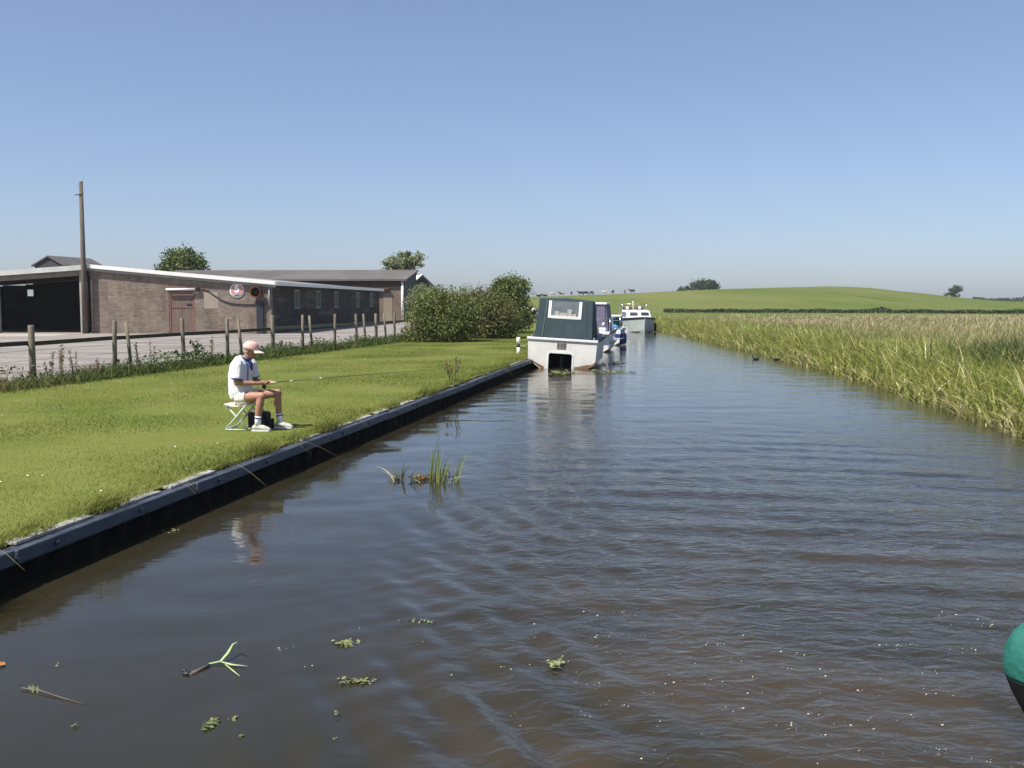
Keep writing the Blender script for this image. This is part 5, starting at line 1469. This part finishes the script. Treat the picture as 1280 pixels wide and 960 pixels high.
# ------------------------------------------------------------------ plants on the bank and in the water
def at_water(px, py):
    """point on the water below a pixel of the 1280x960 photograph (flat water, camera 2.4 m above it)"""
    a = R(-4.69); u = (px - 640) / 1244.4; v = -(py - 480) / 1244.4
    d = Vector((u, math.cos(a) - v * math.sin(a), math.sin(a) + v * math.cos(a)))
    t = (WZ - 2.4) / d.z
    return Vector((d.x * t, d.y * t, WZ))
m_dock = leaf_material('dock_brown', (0.10, 0.12, 0.035), (0.20, 0.13, 0.06), (0.26, 0.16, 0.085), trans=0.2)
m_dry = leaf_material('dry_stalk', (0.20, 0.13, 0.085), (0.28, 0.19, 0.13), (0.32, 0.23, 0.16), trans=0.1)
def dock(name, label, loc, h, n_st, mat, seed, leafy=0, group=None, cat='plant', spread=.12):
    rg3 = np.random.default_rng(seed); r3 = random.Random(seed)
    t = thing(name, label, cat, loc, group=group)
    mb = MB(); C = []
    for k in range(n_st):
        a = r3.uniform(0, 6.28); hh = h * r3.uniform(.65, 1.0)
        b = Vector((math.cos(a) * spread * .4, math.sin(a) * spread * .4, -.02)); e = Vector((math.cos(a) * spread, math.sin(a) * spread, hh))
        mb.tube([b, b.lerp(e, .5) + Vector((.02, 0, 0)), e], [.009, .007, .004], 5)
        for q in range(44):
            f = r3.uniform(.5, 1.0); p = b.lerp(e, f)
            C.append((p.x + r3.gauss(0, .02), p.y + r3.gauss(0, .02), p.z + r3.gauss(0, .015)))
    mb.build('stem', m_pole, t)
    C = np.array(C); V, F, T = leaves(C, rg3.uniform(.035, .065, len(C)), rg3.uniform(.4, 1, len(C)))
    np_mesh('seed_heads', V, F, mat, t, tint=T)
    if leafy:
        C = np.stack([rg3.normal(0, .14, leafy), rg3.normal(0, .14, leafy), rg3.uniform(.05, h * .85, leafy)], 1)
        V, F, T = leaves(C, rg3.uniform(.10, .22, leafy), rg3.uniform(0, .5, leafy), aspect=.42)
        np_mesh('foliage', V, F, m_weed, t, tint=T)
    return t
gd = 'dead stalks along the fence'
def fpos(px, dx=.3):
    k = (px - 640) / 1244
    y = (16.4 - dx - 0.0) / (.2 - k)
    return (float(xfence(y)) + dx, y, .42)
dock('dock_plant', 'dead brown dock stalks just right of the leftmost fence post', fpos(60), .82, 3, m_dry, 1, 0, gd)
dock('dock_plant', 'tallest dead reddish stalks between the leftmost post and the paired posts', fpos(72), 1.0, 4, m_dry, 2, 0, gd)
dock('dock_plant', 'thin dead stalks third from the left along the fence', fpos(92), .8, 3, m_dry, 13, 0, gd)
dock('dock_plant', 'sparse dead stalks just left of the paired fence posts', fpos(118), .72, 2, m_dry, 4, 0, gd)
dock('dock_plant', 'dark dead stalks right of the paired fence posts', fpos(175), .95, 2, m_dock, 5, 0, gd)
dock('dock_plant', 'dark dead stalks midway between the paired posts and the next post', fpos(188), .95, 2, m_dock, 6, 0, gd)
dock('dock_plant', 'leafy green dock plant at the fence, left of the angler', fpos(246), .95, 3, m_dock, 7, 60, gd)
dock('dock_plant', 'thin dark stalk nearest the angler along the fence', fpos(264), .9, 2, m_dock, 8, 8, gd)
dock('dock_plant', 'brown and green dock plant growing on the bank edge alone', (float(xl(24.6)) - .14, 24.6, .41), .62, 5, m_dock, 9, 10, None, spread=.17)

# reeds standing in open water on a brown root mat
m_wreed = leaf_material('water_reed', (0.09, 0.13, 0.03), (0.19, 0.23, 0.07), (0.42, 0.40, 0.24), trans=0.25)
m_root = leaf_material('root_mat', (0.13, 0.07, 0.025), (0.24, 0.14, 0.05), (0.32, 0.22, 0.09), trans=0.1)
c = at_water(532, 600)
rc = thing('reed_clump', 'sparse clump of reeds with a brown root mat standing in open water', 'reeds', c)
sx = 8 / 1244 * c.y / 8
pos = []; hh = []; ln = []; ld = []; tt = []
for px, top, lean, dirn, tone, k in ((498, 578, .5, 2.6, .5, 3), (493, 573, .8, 2.9, 1.0, 2), (502, 572, .2, 0.5, .1, 2), (514, 575, .5, 0.2, .05, 3), (528, 585, .9, 3.0, .9, 1), (539, 556, .12, 1.6, .5, 3), (543, 550, .10, .5, .55, 3), (546, 545, .12, 1.2, .6, 2), (549, 556, .15, 2, .1, 2), (554, 568, .2, 0, .35, 3), (561, 562, 1.0, .1, .9, 2), (566, 585, .4, 0.3, .15, 3), (572, 560, .3, 1.2, .35, 2), (524, 592, .8, .3, .5, 2)):
    for q in range(k * 2):
        b = at_water(px + rg.uniform(-3, 3), 600 + rg.uniform(-5, 5)) - c
        pos.append((b.x, b.y, -.03)); hh.append((602 - top) / 1244 * c.y * 1.25 * rg.uniform(.5, 1.05)); ln.append(lean * rg.uniform(.9, 2.2)); ld.append(dirn + rg.uniform(-.5, .5)); tt.append(min(1, max(0, tone + rg.uniform(-.15, .15))))
V, F, T = blades(np.array(pos), np.array(hh), np.full(len(pos), .022), np.array(ln), np.array(ld), np.array(tt), segs=5, droop=.45)
np_mesh('reed_leaf', V, F, m_wreed, rc, tint=T)
n = 170
ctr = [(at_water(x, y) - c) for x, y in ((528, 600), (520, 601), (540, 598), (498, 601), (558, 593))]
wts = np.array([.35, .25, .2, .12, .08]); ii = RNG.choice(5, n, p=wts)
C = np.array([ctr[i][:] for i in ii]) + RNG.normal(size=(n, 3)) * np.array([.05, .045, .0]); C[:, 2] = .012 + np.abs(RNG.normal(0, .02, n))
V, F, T = leaves(C, RNG.uniform(.03, .09, n), RNG.random(n), nrm=np.array([0, 0, 1.5]), aspect=.35)
np_mesh('root_mat', V, F, m_root, rc, tint=T)

# things adrift in the foreground
m_float = leaf_material('floating_weed', (0.09, 0.12, 0.035), (0.20, 0.22, 0.085), (0.34, 0.35, 0.18), trans=0.2)
gw_ = 'weed adrift on the water'
def drift(label, px, py, wpx, hpx, n, size, tone, seed, name='floating_weed'):
    rg4 = np.random.default_rng(seed); c = at_water(px, py)
    rx = wpx / 2 / 1244 * c.length; ry = hpx / 2 / 1244 * c.length ** 2 / 2.4
    C = np.stack([np.clip(rg4.normal(0, .42, n), -1, 1) * rx, np.clip(rg4.normal(0, .42, n), -1, 1) * ry, rg4.uniform(.004, .016, n)], 1)
    V, F, T = leaves(C, rg4.uniform(.5, 1.3, n) * size, np.clip(rg4.normal(tone, .22, n), 0, 1), nrm=np.array([0, 0, 3.0]), aspect=.6)
    o = np_mesh(name, V, F, m_float, tint=T); o.location = c
    return tag(o, label, 'weed', gw_)
drift('compact yellow green tuft of weed adrift, nearest the middle of the photo', 432, 805, 34, 11, 60, .04, .75, 1)
drift('long straggling tuft of weed below the compact yellow green one', 447, 853, 52, 9, 80, .036, .6, 2)
drift('thin strand of weed adrift above the compact yellow green tuft', 521, 778, 46, 5, 34, .03, .7, 3)
drift('pale yellow weed pad adrift at the edge of the brown wake', 694, 831, 22, 13, 46, .04, .85, 4)
drift('dark green tuft of weed adrift at the lower left, beside a round leaf', 265, 906, 20, 20, 50, .03, .45, 5)
drift('single round leaf adrift beside the dark green tuft at the lower left', 290, 901, 12, 8, 6, .045, .6, 6, 'floating_leaf')
drift('tiny scrap of leaf adrift below the round leaf at the lower left', 302, 923, 11, 5, 6, .03, .6, 7, 'floating_leaf')
drift('tiny yellow scrap adrift right of the compact yellow green tuft', 532, 806, 8, 4, 5, .024, .8, 8, 'floating_leaf')
drift('small scrap adrift between the yellow weed pad and the long straggling tuft', 563, 846, 8, 5, 5, .024, .7, 9, 'floating_leaf')
drift('small scrap adrift under the long straggling tuft', 422, 893, 14, 5, 7, .022, .55, 10, 'floating_leaf')
drift('lowest scrap adrift under the long straggling tuft', 418, 925, 9, 4, 5, .02, .6, 11, 'floating_leaf')
drift('pale scrap adrift near the piling at the far left', 71, 833, 8, 4, 4, .03, .7, 12, 'floating_leaf')
drift('yellow leaf scraps adrift in the dark reflection of the piling', 215, 664, 20, 6, 10, .035, .9, 13, 'floating_leaf')
drift('small scrap adrift at the lower left between the long straw and the dark green tuft', 95, 909, 9, 4, 4, .026, .6, 14, 'floating_leaf')
m_orange = material('orange_leaf', (0.45, 0.20, 0.06), 0.7, 0.2, var=(0.36, 0.15, 0.05), scale=12)
V, F, T = leaves(np.array([[0, 0, .012]]), np.array([.085]), np.array([.5]), nrm=np.array([0, 0, 6.]), aspect=.8)
o = np_mesh('fallen_leaf', V, F, m_orange); o.location = at_water(1, 832); tag(o, 'orange brown leaf adrift at the left edge of the photo', 'leaf')
# an uprooted stem with leaves and a knot of root
c = at_water(272, 832); us = thing('uprooted_reed', 'uprooted reed adrift, pale forked leaves at one end and dark roots at the other', 'reed', c)
q = lambda px, py, z: tuple(at_water(px, py) - c + Vector((0, 0, z)))
MB().tube([q(236, 844, .0), q(250, 838, .004), q(262, 833, .012)], [.016, .012, .008], 8).build('root_stock', m_pole, us)
MB().ball(q(234, 843, .008), (.03, .024, .014), 10, 6).ball(q(231, 840, .01), (.02, .015, .012), 8, 6).build('root_knot', m_dark, us)
m_palegreen = material('pale_green_leaf', (0.30, 0.40, 0.17), 0.5, 0.3, var=(0.40, 0.48, 0.25), scale=20)
lf = MB()
lf.tube([q(261, 832, .012), q(276, 830, .018), q(285, 825, .045), q(292, 819, .075), (q(297, 826, .125))], [.009, .011, .012, .010, .003], 8, flat=((0, 0, 1), .4))
lf.tube([q(276, 830, .016), q(290, 833, .012), q(310, 835, .012)], [.008, .011, .003], 8, flat=((0, 0, 1), .4))
lf.tube([q(282, 832, .008), q(292, 840, .006), q(300, 846, .004)], [.006, .006, .002], 8, flat=((0, 0, 1), .4))
lf.build('forked_leaf', m_palegreen, us)
c = at_water(60, 872); sw_ = thing('drifting_straw', 'long thin straw stalk adrift at the lower left', 'straw', c)
MB().tube([q(27, 862, .01), q(50, 866, .014), q(75, 873, .008), q(106, 881, .002)], [.005, .005, .004, .002], 6).build('straw_stalk', m_pole, sw_)
V, F, T = leaves(np.array([q(38, 864, .02), q(43, 863, .025), q(47, 866, .02), q(41, 865, .014)]), np.array([.05, .06, .05, .045]), np.array([.4, .6, .7, .5]), nrm=np.array([0, 0, 1.]), aspect=.4)
np_mesh('straw_leaf', V, F, m_float, sw_, tint=T)

# lily pads and duckweed by the moored boats
n = 170
C = []
for k in range(n):
    px, py = rg.choice(((690, 464), (715, 466), (752, 465), (765, 466), (775, 465), (748, 457), (768, 455), (700, 466), (775, 453)))
    p = at_water(px + rg.gauss(0, 7), py + rg.gauss(0, .9)); C.append((p.x, p.y, p.z + .012))
V, F, T = leaves(np.array(C), RNG.uniform(.10, .24, n), RNG.uniform(.2, .9, n), nrm=np.array([0, 0, 8.]), aspect=.8)
tag(np_mesh('duckweed', V, F, m_float, tint=T), 'floating pads and weed scattered round the stern of the moored boats', 'weed', kind='stuff')

# ------------------------------------------------------------------ summer haze: one even box of air round the camera and everything in sight
hz = MB().box(-1950, 1950, -60, 2600, -2.5, 12.5)
ho = hz.build('haze', [])
ho.data.materials.clear()
hm_ = bpy.data.materials.new('haze_air'); hm_.use_nodes = True
for n_ in list(hm_.node_tree.nodes):
    if n_.type != 'OUTPUT_MATERIAL': hm_.node_tree.nodes.remove(n_)
pv = hm_.node_tree.nodes.new('ShaderNodeVolumePrincipled')
pv.inputs['Color'].default_value = (0.86, 0.89, 0.97, 1)
pv.inputs['Density'].default_value = 0.00025
pv.inputs['Anisotropy'].default_value = 0.2
hm_.node_tree.links.new(pv.outputs['Volume'], hm_.node_tree.nodes['Material Output'].inputs['Volume'])
ho.data.materials.append(hm_)
tag(ho, kind='stuff')
S.cycles.volume_bounces = 0
